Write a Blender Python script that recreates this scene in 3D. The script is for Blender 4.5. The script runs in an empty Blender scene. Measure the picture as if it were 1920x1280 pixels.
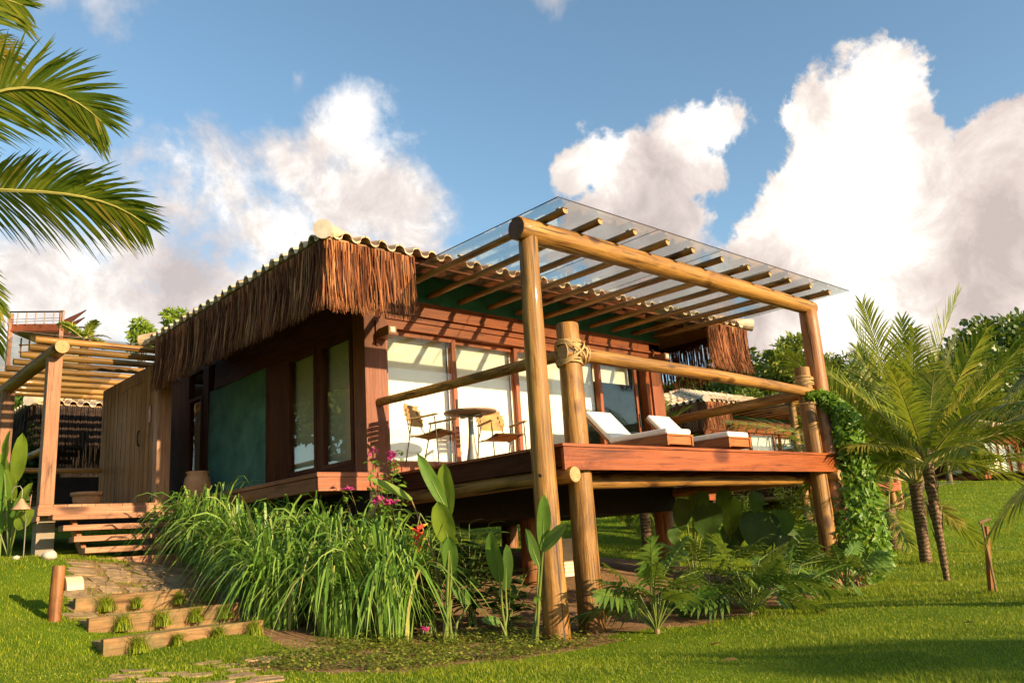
import bpy, math, random
import numpy as np
from mathutils import Vector, Matrix
random.seed(7); rng = np.random.default_rng(7)
S = bpy.context.scene; COL = S.collection
R_ = math.radians
# ------------------------------------------------------------------ camera geometry
CP = dict(f=1538.6722, yaw=-.7529, pitch=.2362, roll=-.0691)
CC = np.array([-6.2469, -9.7396, 1.0758])
def _cam():
    y, p, r = CP['yaw'], CP['pitch'], CP['roll']
    fw = np.array([-math.sin(y)*math.cos(p), math.cos(y)*math.cos(p), math.sin(p)])
    rt = np.array([math.cos(y), math.sin(y), 0]); up = np.cross(rt, fw)
    c, s = math.cos(r), math.sin(r)
    return c*rt+s*up, -s*rt+c*up, fw
CR, CU, CF = _cam()
def ray(x, y): return CF + CR*(x-960)/CP['f'] - CU*(y-640)/CP['f']
def at(x, y, d): return Vector(CC + ray(x, y)*d)          # survey point seen at (x,y) of the photo at depth d metres
def bp(x, y, ax, v):
    d = ray(x, y); return Vector(CC + d*(v-CC[ax])/d[ax])
cd = bpy.data.cameras.new('camera'); cam = bpy.data.objects.new('camera', cd); COL.objects.link(cam)
cam.matrix_world = Matrix((( *[CR[0], CU[0], -CF[0]], CC[0]), (CR[1], CU[1], -CF[1], CC[1]), (CR[2], CU[2], -CF[2], CC[2]), (0, 0, 0, 1)))
cd.sensor_width = 36; cd.lens = CP['f']/1920*36; cd.clip_end = 3000; cd.clip_start = .05
S.camera = cam
# ------------------------------------------------------------------ helpers
class MB:
    def __init__(s): s.v = []; s.f = []; s.m = []; s.mi = 0
    def add(s, vs, fs):
        o = len(s.v); s.v.extend([tuple(p) for p in vs]); s.f.extend([tuple(i+o for i in q) for q in fs]); s.m.extend([s.mi]*len(fs)); return s
    def box(s, x0, x1, y0, y1, z0, z1):
        return s.add([(x0,y0,z0),(x1,y0,z0),(x1,y1,z0),(x0,y1,z0),(x0,y0,z1),(x1,y0,z1),(x1,y1,z1),(x0,y1,z1)],
              [(0,3,2,1),(4,5,6,7),(0,1,5,4),(1,2,6,5),(2,3,7,6),(3,0,4,7)])
    def bar(s, a, b, w, h, up=(0,0,1)):
        a, b = Vector(a), Vector(b); t = (b-a).normalized(); u = Vector(up)
        if abs(t.dot(u)) > .98: u = Vector((0,1,0))
        r = t.cross(u).normalized()*w/2; n = r.cross(t).normalized()*h/2
        P = [a-r-n, a+r-n, a+r+n, a-r+n, b-r-n, b+r-n, b+r+n, b-r+n]
        return s.add(P, [(0,1,2,3),(7,6,5,4),(0,4,5,1),(1,5,6,2),(2,6,7,3),(3,7,4,0)])
    def tube(s, pts, rad, n=8, cap=True, capm=None):
        pts = [Vector(p) for p in pts]
        if not hasattr(rad, '__len__'): rad = [rad]*len(pts)
        V = []; F = []; pr = None
        for i, p in enumerate(pts):
            t = (pts[min(i+1, len(pts)-1)]-pts[max(i-1, 0)])
            t = t.normalized() if t.length > 1e-9 else Vector((0,0,1))
            if pr is None:
                u = Vector((0,0,1)) if abs(t.z) < .9 else Vector((1,0,0))
                pr = t.cross(u).normalized()
            pr = (pr - t*pr.dot(t)).normalized(); q = t.cross(pr)
            for k in range(n):
                a = 2*math.pi*k/n; V.append(p+(pr*math.cos(a)+q*math.sin(a))*rad[i])
        for i in range(len(pts)-1):
            for k in range(n):
                a, b = i*n+k, i*n+(k+1) % n; F.append((a, b, b+n, a+n))
        s.add(V, F)
        if cap:
            m0 = s.mi
            if capm is not None: s.mi = capm
            o = len(s.v)
            s.add(V[:n], [tuple(range(n-1, -1, -1))]); s.add(V[-n:], [tuple(range(n))]); s.mi = m0
        return s
    def log(s, a, b, r0, r1=None, n=14, wob=.05, bend=.0, capm=1, rings=None, seed=None):
        rr = random.Random(seed if seed is not None else random.random())
        a, b = Vector(a), Vector(b); r1 = r1 or r0; L = (b-a).length; k = rings or max(6, int(L/.28))
        t = (b-a).normalized(); u = Vector((0,0,1)) if abs(t.z) < .9 else Vector((1,0,0))
        e = t.cross(u).normalized(); g = t.cross(e); ph = rr.random()*6
        pts = []; rad = []
        for i in range(k+1):
            x = i/k; o = math.sin(math.pi*x)*bend + (math.sin(x*7+ph)+math.sin(x*17+ph*2)*.5)*r0*wob*.6
            o2 = math.cos(x*6+ph*3)*r0*wob*.6
            pts.append(a.lerp(b, x)+e*o+g*o2); rad.append((r0+(r1-r0)*x)*(1+rr.uniform(-wob, wob)*.6))
        rad = [rad[0]*.93]+rad+[rad[-1]*.93]; 
        pts = [pts[0]-t*.012]+pts+[pts[-1]+t*.012]
        return s.tube(pts, rad, n, True, capm)
    def lathe(s, prof, c=(0,0,0), n=24, ax=None):
        V = []; F = []; c = Vector(c)
        for r, z in prof:
            for k in range(n):
                a = 2*math.pi*k/n; V.append(c+Vector((r*math.cos(a), r*math.sin(a), z)))
        for i in range(len(prof)-1):
            for k in range(n):
                a, b = i*n+k, i*n+(k+1) % n; F.append((a, b, b+n, a+n))
        return s.add(V, F)
    def strip(s, cen, wid, wdir):
        V = []; F = []
        for i, p in enumerate(cen):
            w = wid[i]*.5; d = wdir[i] if isinstance(wdir, list) else wdir
            V += [p-d*w, p+d*w]
        for i in range(len(cen)-1): F.append((2*i, 2*i+1, 2*i+3, 2*i+2))
        return s.add(V, F)
    def build(s, name, mats, parent=None, smooth=False, bevel=0):
        me = bpy.data.meshes.new(name); me.from_pydata(s.v, [], s.f)
        if not isinstance(mats, (list, tuple)): mats = [mats]
        for m in mats: me.materials.append(m)
        if len(mats) > 1: me.polygons.foreach_set('material_index', [min(i, len(mats)-1) for i in s.m])
        if smooth: me.polygons.foreach_set('use_smooth', [True]*len(s.f))
        me.validate(); me.update()
        o = bpy.data.objects.new(name, me); COL.objects.link(o)
        if bevel:
            b = o.modifiers.new('bevel', 'BEVEL'); b.width = bevel; b.segments = 2; b.limit_method = 'ANGLE'
        if parent is not None:
            o.parent = parent
            org = parent
            off = Vector(parent.location) 
            p = parent.parent
            while p is not None: off = off+Vector(p.location); p = p.parent
            me.transform(Matrix.Translation(-off))
        return o
def tag(o, label=None, cat=None, group=None, kind=None):
    if label: o['label'] = label
    if cat: o['category'] = cat
    if group: o['group'] = group
    if kind: o['kind'] = kind
    return o
def thing(name, label, cat, loc=(0,0,0), group=None):
    o = bpy.data.objects.new(name, None); COL.objects.link(o); o.location = loc; o.empty_display_size = .2
    return tag(o, label, cat, group)
def copy_tree(o, parent=None, **kw):
    c = o.copy(); COL.objects.link(c)
    if parent is not None: c.parent = parent
    for ch in list(o.children): copy_tree(ch, c)
    return c
def place(o, loc, rz=0, sc=1, label=None, group=None):
    c = copy_tree(o); c.location = loc; c.rotation_euler = (0,0,rz); c.scale = (sc,)*3
    if label: c['label'] = label
    if group: c['group'] = group
    return c
def rnd(a, b): return random.uniform(a, b)
def V3(*a): return Vector(a)
# ------------------------------------------------------------------ materials
def new_mat(name):
    m = bpy.data.materials.new(name); m.use_nodes = True; nt = m.node_tree; nt.nodes.clear()
    out = nt.nodes.new('ShaderNodeOutputMaterial'); return m, nt, out
def N(nt, t, **kw):
    n = nt.nodes.new(t)
    for k, v in kw.items():
        if k in ('in_',):
            for a, b in v.items(): n.inputs[a].default_value = b
        else: setattr(n, k, v)
    return n
def ramp(nt, fac, stops):
    r = nt.nodes.new('ShaderNodeValToRGB'); e = r.color_ramp.elements
    while len(e) < len(stops): e.new(.5)
    for i, (p, c) in enumerate(stops): e[i].position = p; e[i].color = (*c, 1)
    nt.links.new(fac, r.inputs[0]); return r.outputs[0]
def mixc(nt, fac, a, b, mode='MIX'):
    m = nt.nodes.new('ShaderNodeMix'); m.data_type = 'RGBA'; m.blend_type = mode
    for sock, v in ((m.inputs[0], fac), (m.inputs[6], a), (m.inputs[7], b)):
        if isinstance(v, (int, float)): sock.default_value = v
        elif isinstance(v, tuple): sock.default_value = (*v, 1)
        else: nt.links.new(v, sock)
    return m.outputs[2]
def noise(nt, scale, detail=4, rough=.55, stretch=(1,1,1), coord='Object', dist=0):
    tc = nt.nodes.new('ShaderNodeTexCoord'); mp = nt.nodes.new('ShaderNodeMapping'); mp.inputs['Scale'].default_value = stretch
    nt.links.new(tc.outputs[coord], mp.inputs[0])
    n = N(nt, 'ShaderNodeTexNoise', in_={'Scale': scale, 'Detail': detail, 'Roughness': rough, 'Distortion': dist})
    nt.links.new(mp.outputs[0], n.inputs['Vector']); return n.outputs[0]
def bump(nt, h, strength=.3, dist=.02):
    b = N(nt, 'ShaderNodeBump', in_={'Strength': strength, 'Distance': dist}); nt.links.new(h, b.inputs['Height']); return b.outputs[0]
def principled(nt, out, col, rough=.5, normal=None, spec=.5, metal=0, coat=0):
    b = nt.nodes.new('ShaderNodeBsdfPrincipled')
    if isinstance(col, tuple): b.inputs['Base Color'].default_value = (*col, 1)
    else: nt.links.new(col, b.inputs['Base Color'])
    if isinstance(rough, (int, float)): b.inputs['Roughness'].default_value = rough
    else: nt.links.new(rough, b.inputs['Roughness'])
    b.inputs['Specular IOR Level'].default_value = spec; b.inputs['Metallic'].default_value = metal
    b.inputs['Coat Weight'].default_value = coat
    if normal: nt.links.new(normal, b.inputs['Normal'])
    nt.links.new(b.outputs[0], out.inputs[0]); return b
def wood(name, stops, axis=0, scale=6, rough=.5, knots=0, bmp=.35, coat=0, spec=.4, planks=None):
    m, nt, out = new_mat(name)
    st = [1,1,1]; st[axis] = .06
    g = noise(nt, scale*3.2, 7, .62, tuple(st), dist=.6)
    c = ramp(nt, g, stops)
    st2 = [1,1,1]; st2[axis] = .25
    l = noise(nt, 1.3, 3, .5, tuple(st2))
    lr = ramp(nt, l, [(.3, (.62,.6,.58)), (.7, (1.12,1.08,1.02))])
    c = mixc(nt, 1.0, c, lr, 'MULTIPLY')
    # dark streaks / drying checks
    st3 = [1,1,1]; st3[axis] = .03
    k = noise(nt, scale*9, 2, .4, tuple(st3)); kr = ramp(nt, k, [(.30, (.25,.2,.16)), (.40, (1,1,1))])
    c = mixc(nt, .75 if knots else .35, c, kr, 'MULTIPLY')
    if knots > 2:
        ck = noise(nt, 15, 3, .5, tuple([.035 if i == axis else 1 for i in range(3)]), dist=.3); c = mixc(nt, .9, c, ramp(nt, ck, [(.335, (.13,.08,.05)), (.365, (1,1,1))]), 'MULTIPLY')
        if axis == 2:
            tz = nt.nodes.new('ShaderNodeTexCoord'); sx = nt.nodes.new('ShaderNodeSeparateXYZ'); nt.links.new(tz.outputs['Object'], sx.inputs[0]); zz = N(nt, 'ShaderNodeMath', operation='MULTIPLY_ADD'); zz.inputs[1].default_value = .9; nt.links.new(noise(nt, 6, 5, .7), zz.inputs[0]); nt.links.new(sx.outputs['Z'], zz.inputs[2])
            c = mixc(nt, .8, c, ramp(nt, zz.outputs[0], [(.42, (.32,.24,.17)), (.62, (.75,.7,.62)), (.85, (1,1,1))]), 'MULTIPLY')
        sg = noise(nt, 9, 5, .62, tuple([.13 if i == axis else 1 for i in range(3)]), dist=.5); c = mixc(nt, .85, c, ramp(nt, sg, [(.30, (.36,.27,.2)), (.43, (.9,.88,.85)), (.6, (1.05,1.04,1.02)), (.75, (1.3,1.3,1.28))]), 'MULTIPLY')
    if knots:
        tc = nt.nodes.new('ShaderNodeTexCoord'); mp = nt.nodes.new('ShaderNodeMapping')
        s4 = [knots]*3; s4[axis] = knots*.55; mp.inputs['Scale'].default_value = s4
        nt.links.new(tc.outputs['Object'], mp.inputs[0])
        v = N(nt, 'ShaderNodeTexVoronoi', in_={'Scale': 1.0, 'Randomness': 1.0}); nt.links.new(mp.outputs[0], v.inputs['Vector'])
        kk = ramp(nt, v.outputs['Distance'], [(.0, (.10,.05,.025)), (.12, (.3,.2,.12)), (.2, (1,1,1))])
        c = mixc(nt, .85, c, kk, 'MULTIPLY')
        s5 = noise(nt, 38, 3, .6); sr = ramp(nt, s5, [(.28, (.3,.22,.16)), (.36, (1,1,1))])
        c = mixc(nt, .7, c, sr, 'MULTIPLY')
    gi = nt.nodes.new('ShaderNodeNewGeometry')
    ir = ramp(nt, gi.outputs['Random Per Island'], [(0, (.82,.8,.78)), (1, (1.12,1.1,1.08))])
    c = mixc(nt, 1.0, c, ir, 'MULTIPLY')
    pt = noise(nt, 2.6, 6, .68, tuple([.35 if i == axis else 1 for i in range(3)]), dist=.8); c = mixc(nt, .8, c, ramp(nt, pt, [(.30, (.36,.28,.22)), (.45, (1,1,1)), (.62, (1,1,1)), (.76, (1.22,1.2,1.16))]), 'MULTIPLY')
    rr = ramp(nt, l, [(.2, (rough+.18,)*3), (.8, (max(.05, rough-.12),)*3)])
    principled(nt, out, c, rr, bump(nt, g, bmp, .02), spec, coat=coat); return m
LOGC = [(.15, (.10,.038,.009)), (.40, (.28,.14,.030)), (.60, (.42,.225,.054)), (.9, (.55,.33,.10))]
REDC = [(.2, (.12,.030,.010)), (.5, (.235,.064,.021)), (.8, (.33,.105,.036))]
DECKC = [(.2, (.19,.046,.012)), (.5, (.31,.080,.020)), (.8, (.40,.122,.031))]
PLANKC = [(.2, (.20,.075,.018)), (.5, (.38,.16,.04)), (.8, (.50,.25,.075))]
PORCHC = [(.2, (.22,.095,.05)), (.5, (.40,.19,.10)), (.8, (.52,.28,.16))]
M = {}
for i, a in enumerate('xyz'):
    M['log_'+a] = wood('log_'+a, LOGC, i, 5, .5, 2.6, .7, coat=.05)
    M['red_'+a] = wood('red_'+a, REDC, i, 7, .5)
    M['deck_'+a] = wood('deck_'+a, DECKC, i, 6, .42, 1.4)
    M['porch_'+a] = wood('porch_'+a, PORCHC, i, 7, .6, 1.3)
    M['dark_red_'+a] = wood('dark_red_'+a, [(.2, (.045,.013,.006)), (.5, (.085,.026,.011)), (.8, (.13,.042,.018))], i, 7, .6, spec=.15)  # darker copy of the red wood, with the shade under the eaves in its colour
    M['redlog_'+a] = wood('redlog_'+a, [(.15, (.13,.048,.016)), (.5, (.31,.135,.046)), (.85, (.44,.22,.085))], i, 5, .5, 2.4)
M['plank_z'] = wood('plank_z', PLANKC, 2, 8, .65)
M['sleeper_x'] = wood('sleeper_x', [(.2, (.14,.075,.03)), (.5, (.33,.19,.08)), (.8, (.47,.31,.15))], 0, 7, .75, 1.2)
def mossy(m):
    nt = m.node_tree; b = next(n for n in nt.nodes if n.type == 'BSDF_PRINCIPLED'); c = b.inputs['Base Color'].links[0].from_socket
    f = ramp(nt, noise(nt, 4.5, 6, .7), [(.48, (0,0,0)), (.66, (.8,.8,.8))]); nt.links.new(mixc(nt, f, c, (.10,.095,.035)), b.inputs['Base Color'])
mossy(M['sleeper_x'])
M['slat'] = wood('slat_wood', [(.2, (.42,.24,.09)), (.5, (.6,.38,.16)), (.8, (.7,.47,.22))], 0, 9, .5)
M['lounger_x'] = wood('lounger_x', [(.2, (.25,.07,.02)), (.5, (.42,.15,.045)), (.8, (.52,.22,.08))], 0, 7, .45)
M['lounger_y'] = wood('lounger_y', [(.2, (.25,.07,.02)), (.5, (.42,.15,.045)), (.8, (.52,.22,.08))], 1, 7, .45)
def simple(name, col, rough=.6, var=.25, sc=6, bmp=.1, metal=0, spec=.4):
    m, nt, out = new_mat(name); n = noise(nt, sc, 5, .6)
    c = ramp(nt, n, [(.25, tuple(x*(1-var) for x in col)), (.75, tuple(min(1, x*(1+var)) for x in col))])
    n2 = noise(nt, sc*9, 3, .6)
    principled(nt, out, c, rough, bump(nt, n2, bmp, .01), spec, metal); return m
M['log_end'] = simple('log_end', (.40,.235,.105), .8, .35, 14)
M['log_end_dark'] = simple('log_end_dark', (.10,.05,.03), .85, .5, 14)
M['teal'] = simple('teal_plaster', (.065,.165,.128), .75, .5, 2.2)
M['teal_panel'] = simple('teal_panel', (.045,.20,.145), .35, .3, 3)
M['white_fabric'] = simple('white_fabric', (.86,.83,.78), .9, .04, 20)
M['cream_wall'] = simple('cream_wall', (.62,.54,.42), .8, .1, 4)
M['blind'] = simple('blind_fabric', (.82,.80,.74), .9, .04, 8)
M['beige_blind'] = simple('beige_blind', (.40,.37,.28), .9, .06, 8)
M['terracotta'] = simple('terracotta', (.50,.25,.12), .75, .25, 5)
M['copper'] = simple('aged_copper', (.55,.33,.2), .5, .3, 9, metal=.35)
M['dark_metal'] = simple('dark_metal', (.05,.04,.035), .45, .2, 12, metal=.6)
M['grey_metal'] = simple('grey_metal', (.24,.22,.19), .45, .12, 12, metal=.4)
M['rope'] = simple('rope', (.48,.32,.14), .9, .35, 40, .5)
M['table_top'] = simple('table_top', (.32,.24,.17), .55, .15, 8)
M['white_paint'] = simple('white_paint', (.5,.48,.44), .5, .08, 6)
M['red_plate'] = simple('red_plate', (.45,.03,.025), .4, .1, 6)
M['cream_paint'] = simple('cream_paint', (.62,.45,.27), .5, .08, 6)
M['lamp_glass'] = simple('lamp_glass', (.82,.78,.62), .3, .03, 6)
M['stone'] = simple('path_stone', (.30,.20,.105), .95, .5, 5, 1.0)
M['pale_stone'] = simple('pale_stone', (.55,.48,.4), .9, .2, 9, .4)
M['black_void'] = simple('dark_ceiling', (.05,.03,.02), .8, .2, 4)
M['shade_dark_thatch'] = simple('shade_dark_thatch', (.045,.026,.018), .9, .5, 12); M['shade_dark_boards'] = simple('shade_dark_boards', (.018,.011,.008), .9, .4, 5)  # near-black: the shade behind the porch is put into thatch and board colours
M['trunk'] = simple('tree_bark', (.16,.11,.07), .9, .4, 7, .8)
M['concrete'] = simple('concrete', (.27,.22,.165), .9, .2, 6, .3)
def bark_palm():
    m, nt, out = new_mat('palm_bark')
    tc = nt.nodes.new('ShaderNodeTexCoord'); w = N(nt, 'ShaderNodeTexWave', wave_type='BANDS', bands_direction='Z', in_={'Scale': 4.2, 'Distortion': 6.0, 'Detail': 3.0, 'Detail Scale': 2.0})
    nt.links.new(tc.outputs['Object'], w.inputs[0]); n = noise(nt, 14, 5, .65, (1,1,.3))
    c = ramp(nt, w.outputs[1], [(.1, (.12,.07,.04)), (.5, (.19,.115,.068)), (.95, (.25,.165,.105))])
    c = mixc(nt, 1.0, c, ramp(nt, n, [(.3, (.5,.45,.4)), (.7, (1.2,1.15,1.1))]), 'MULTIPLY')
    principled(nt, out, c, .9, bump(nt, w.outputs[1], .6, .02)); return m
M['palm_bark'] = bark_palm()
def leafmat(name, stops, rough=.45, trans=.3, spec=.4, tcol=None, patch=0):
    m, nt, out = new_mat(name); gi = nt.nodes.new('ShaderNodeNewGeometry')
    c = ramp(nt, gi.outputs['Random Per Island'], stops)
    n = noise(nt, 2.3 if not patch else patch, 4, .6); c = mixc(nt, 1.0, c, ramp(nt, n, [(.25, (.62,.66,.6)), (.75, (1.3,1.25,1.15))]), 'MULTIPLY')
    b = principled(nt, out, c, rough, bump(nt, noise(nt, 9, 4, .6, dist=.5), .35, .02) if name in ('big_leaf', 'bright_leaf', 'dark_leaf') else None, spec)
    if name in ('big_leaf', 'bright_leaf', 'dark_leaf'):
        c = mixc(nt, .85, c, ramp(nt, noise(nt, 16, 5, .65), [(.27, (.95,.62,.28)), (.36, (1,1,1)), (.7, (1.15,1.1,1.0))]), 'MULTIPLY'); nt.links.new(c, b.inputs['Base Color'])
    t = nt.nodes.new('ShaderNodeBsdfTranslucent')
    tc = mixc(nt, .5, c, tcol or (.35,.42,.03)); nt.links.new(tc, t.inputs[0])
    mx = nt.nodes.new('ShaderNodeMixShader'); mx.inputs[0].default_value = trans
    nt.links.new(b.outputs[0], mx.inputs[1]); nt.links.new(t.outputs[0], mx.inputs[2]); nt.links.new(mx.outputs[0], out.inputs[0]); return m
M['lawn_blade'] = leafmat('lawn_blade', [(0, (.10,.165,.007)), (.5, (.225,.29,.013)), (.93, (.37,.40,.032)), (1, (.48,.42,.11))], .5, .38, .25)
M['ornamental'] = leafmat('ornamental_grass', [(0, (.075,.18,.025)), (.5, (.165,.31,.045)), (.92, (.29,.43,.09)), (1, (.48,.42,.17))], .42, .3, .4)
M['palm_leaf'] = leafmat('palm_leaf', [(0, (.10,.155,.012)), (.55, (.21,.26,.02)), (.9, (.34,.34,.04)), (1, (.50,.40,.09))], .42, .34, .35)
M['palm_leaf_deep'] = leafmat('palm_leaf_deep', [(0, (.05,.09,.010)), (.6, (.11,.155,.014)), (.95, (.19,.20,.02)), (1, (.34,.27,.06))], .38, .3, .45)
M['palm_leaf_y'] = leafmat('palm_leaf_yellow', [(0, (.16,.16,.015)), (.6, (.28,.24,.03)), (1, (.42,.33,.06))], .4, .3, .4)
M['rachis'] = simple('palm_rachis', (.34,.30,.08), .5, .2, 6)
M['big_leaf'] = leafmat('big_leaf', [(0, (.05,.13,.025)), (1, (.13,.24,.04))], .48, .3, .25)
M['bright_leaf'] = leafmat('bright_leaf', [(0, (.15,.26,.03)), (1, (.28,.38,.05))], .5, .4, .25)
M['dark_leaf'] = leafmat('dark_leaf', [(0, (.028,.07,.015)), (1, (.07,.135,.028))], .5, .2, .25)
M['mid_leaf'] = leafmat('mid_leaf', [(0, (.06,.125,.022)), (1, (.15,.24,.04))], .42, .25, .4)
M['vine_leaf'] = leafmat('vine_leaf', [(0, (.08,.19,.018)), (1, (.20,.34,.035))], .4, .35, .4)
M['tree_leaf_a'] = leafmat('tree_leaf_a', [(0, (.04,.075,.010)), (.6, (.085,.135,.016)), (1, (.16,.20,.026))], .5, .22, .35, patch=.7)
M['tree_leaf_b'] = leafmat('tree_leaf_b', [(0, (.07,.11,.014)), (.6, (.14,.185,.025)), (1, (.23,.25,.045))], .5, .25, .3, patch=.5)
M['tree_leaf_c'] = leafmat('tree_leaf_c', [(0, (.025,.065,.010)), (.6, (.06,.125,.016)), (1, (.12,.19,.024))], .4, .2, .5, patch=.9)
M['magenta'] = leafmat('magenta_petals', [(0, (.42,.02,.17)), (1, (.62,.07,.32))], .5, .3, .3, (.7,.1,.4))
M['red_bract'] = simple('red_bract', (.62,.05,.02), .45, .2, 8)
M['yellow_bract'] = simple('yellow_bract', (.75,.42,.03), .45, .2, 8)
M['stem'] = simple('plant_stem', (.15,.19,.04), .5, .3, 6)
M['stem_brown'] = simple('woody_stem', (.24,.15,.07), .7, .3, 6)
def thatchmat():
    m, nt, out = new_mat('thatch'); gi = nt.nodes.new('ShaderNodeNewGeometry')
    c = ramp(nt, gi.outputs['Random Per Island'], [(0, (.055,.016,.006)), (.35, (.16,.052,.020)), (.78, (.29,.115,.047)), (1, (.48,.27,.13))])
    n = noise(nt, 20, 4, .6, (1,1,.12)); c = mixc(nt, 1.0, c, ramp(nt, n, [(.3, (.6,.55,.5)), (.7, (1.25,1.2,1.15))]), 'MULTIPLY')
    n2 = noise(nt, 1.4, 3, .6, (1,1,.25)); c = mixc(nt, 1.0, c, ramp(nt, n2, [(.35, (.62,.58,.56)), (.65, (1.2,1.15,1.1))]), 'MULTIPLY')
    principled(nt, out, c, .75, None, .2); return m
M['thatch'] = thatchmat()
def tilemat():
    m, nt, out = new_mat('clay_tile'); gi = nt.nodes.new('ShaderNodeNewGeometry')
    c = ramp(nt, gi.outputs['Random Per Island'], [(0, (.52,.36,.22)), (.5, (.66,.50,.33)), (.9, (.75,.60,.43)), (1, (.45,.27,.16))])
    n = noise(nt, 5, 6, .65); c = mixc(nt, 1.0, c, ramp(nt, n, [(.28, (.45,.42,.38)), (.5, (.95,.95,.93)), (.75, (1.15,1.12,1.1))]), 'MULTIPLY')
    principled(nt, out, c, .85, bump(nt, noise(nt, 60, 3), .2, .005), .2); return m
M['tile'] = tilemat()
def glass(name, tint, dirt=0, base_refl=1.0):
    m, nt, out = new_mat(name)
    lw = N(nt, 'ShaderNodeLayerWeight', in_={'Blend': .5}); pw = N(nt, 'ShaderNodeMath', operation='POWER'); pw.inputs[1].default_value = 4.0; nt.links.new(lw.outputs['Facing'], pw.inputs[0])
    fr = N(nt, 'ShaderNodeMath', operation='MULTIPLY_ADD'); fr.inputs[1].default_value = .62; fr.inputs[2].default_value = .035; nt.links.new(pw.outputs[0], fr.inputs[0])
    tr = nt.nodes.new('ShaderNodeBsdfTransparent'); tr.inputs[0].default_value = (*tint, 1)
    gl = nt.nodes.new('ShaderNodeBsdfGlossy'); gl.inputs['Roughness'].default_value = .0; gl.inputs[0].default_value = (1,1,1,1)
    mu = N(nt, 'ShaderNodeMath', operation='MULTIPLY'); mu.inputs[1].default_value = base_refl; nt.links.new(fr.outputs[0], mu.inputs[0])
    mx = nt.nodes.new('ShaderNodeMixShader'); nt.links.new(mu.outputs[0], mx.inputs[0]); nt.links.new(tr.outputs[0], mx.inputs[1]); nt.links.new(gl.outputs[0], mx.inputs[2])
    last = mx
    if dirt:
        df = nt.nodes.new('ShaderNodeBsdfDiffuse'); df.inputs[0].default_value = (.6,.56,.5,1)
        n = noise(nt, 3, 6, .65, (1,.4,1)); r = ramp(nt, n, [(.35, (dirt*.4,)*3), (.75, (dirt,)*3)])
        m2 = nt.nodes.new('ShaderNodeMixShader'); nt.links.new(r, m2.inputs[0]); nt.links.new(mx.outputs[0], m2.inputs[1]); nt.links.new(df.outputs[0], m2.inputs[2]); last = m2
    nt.links.new(last.outputs[0], out.inputs[0]); return m
M['window_glass'] = glass('window_glass', (.97,.98,.95))
M['roof_glass'] = glass('roof_glass', (.90,.93,.91), .07, .8)
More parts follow.
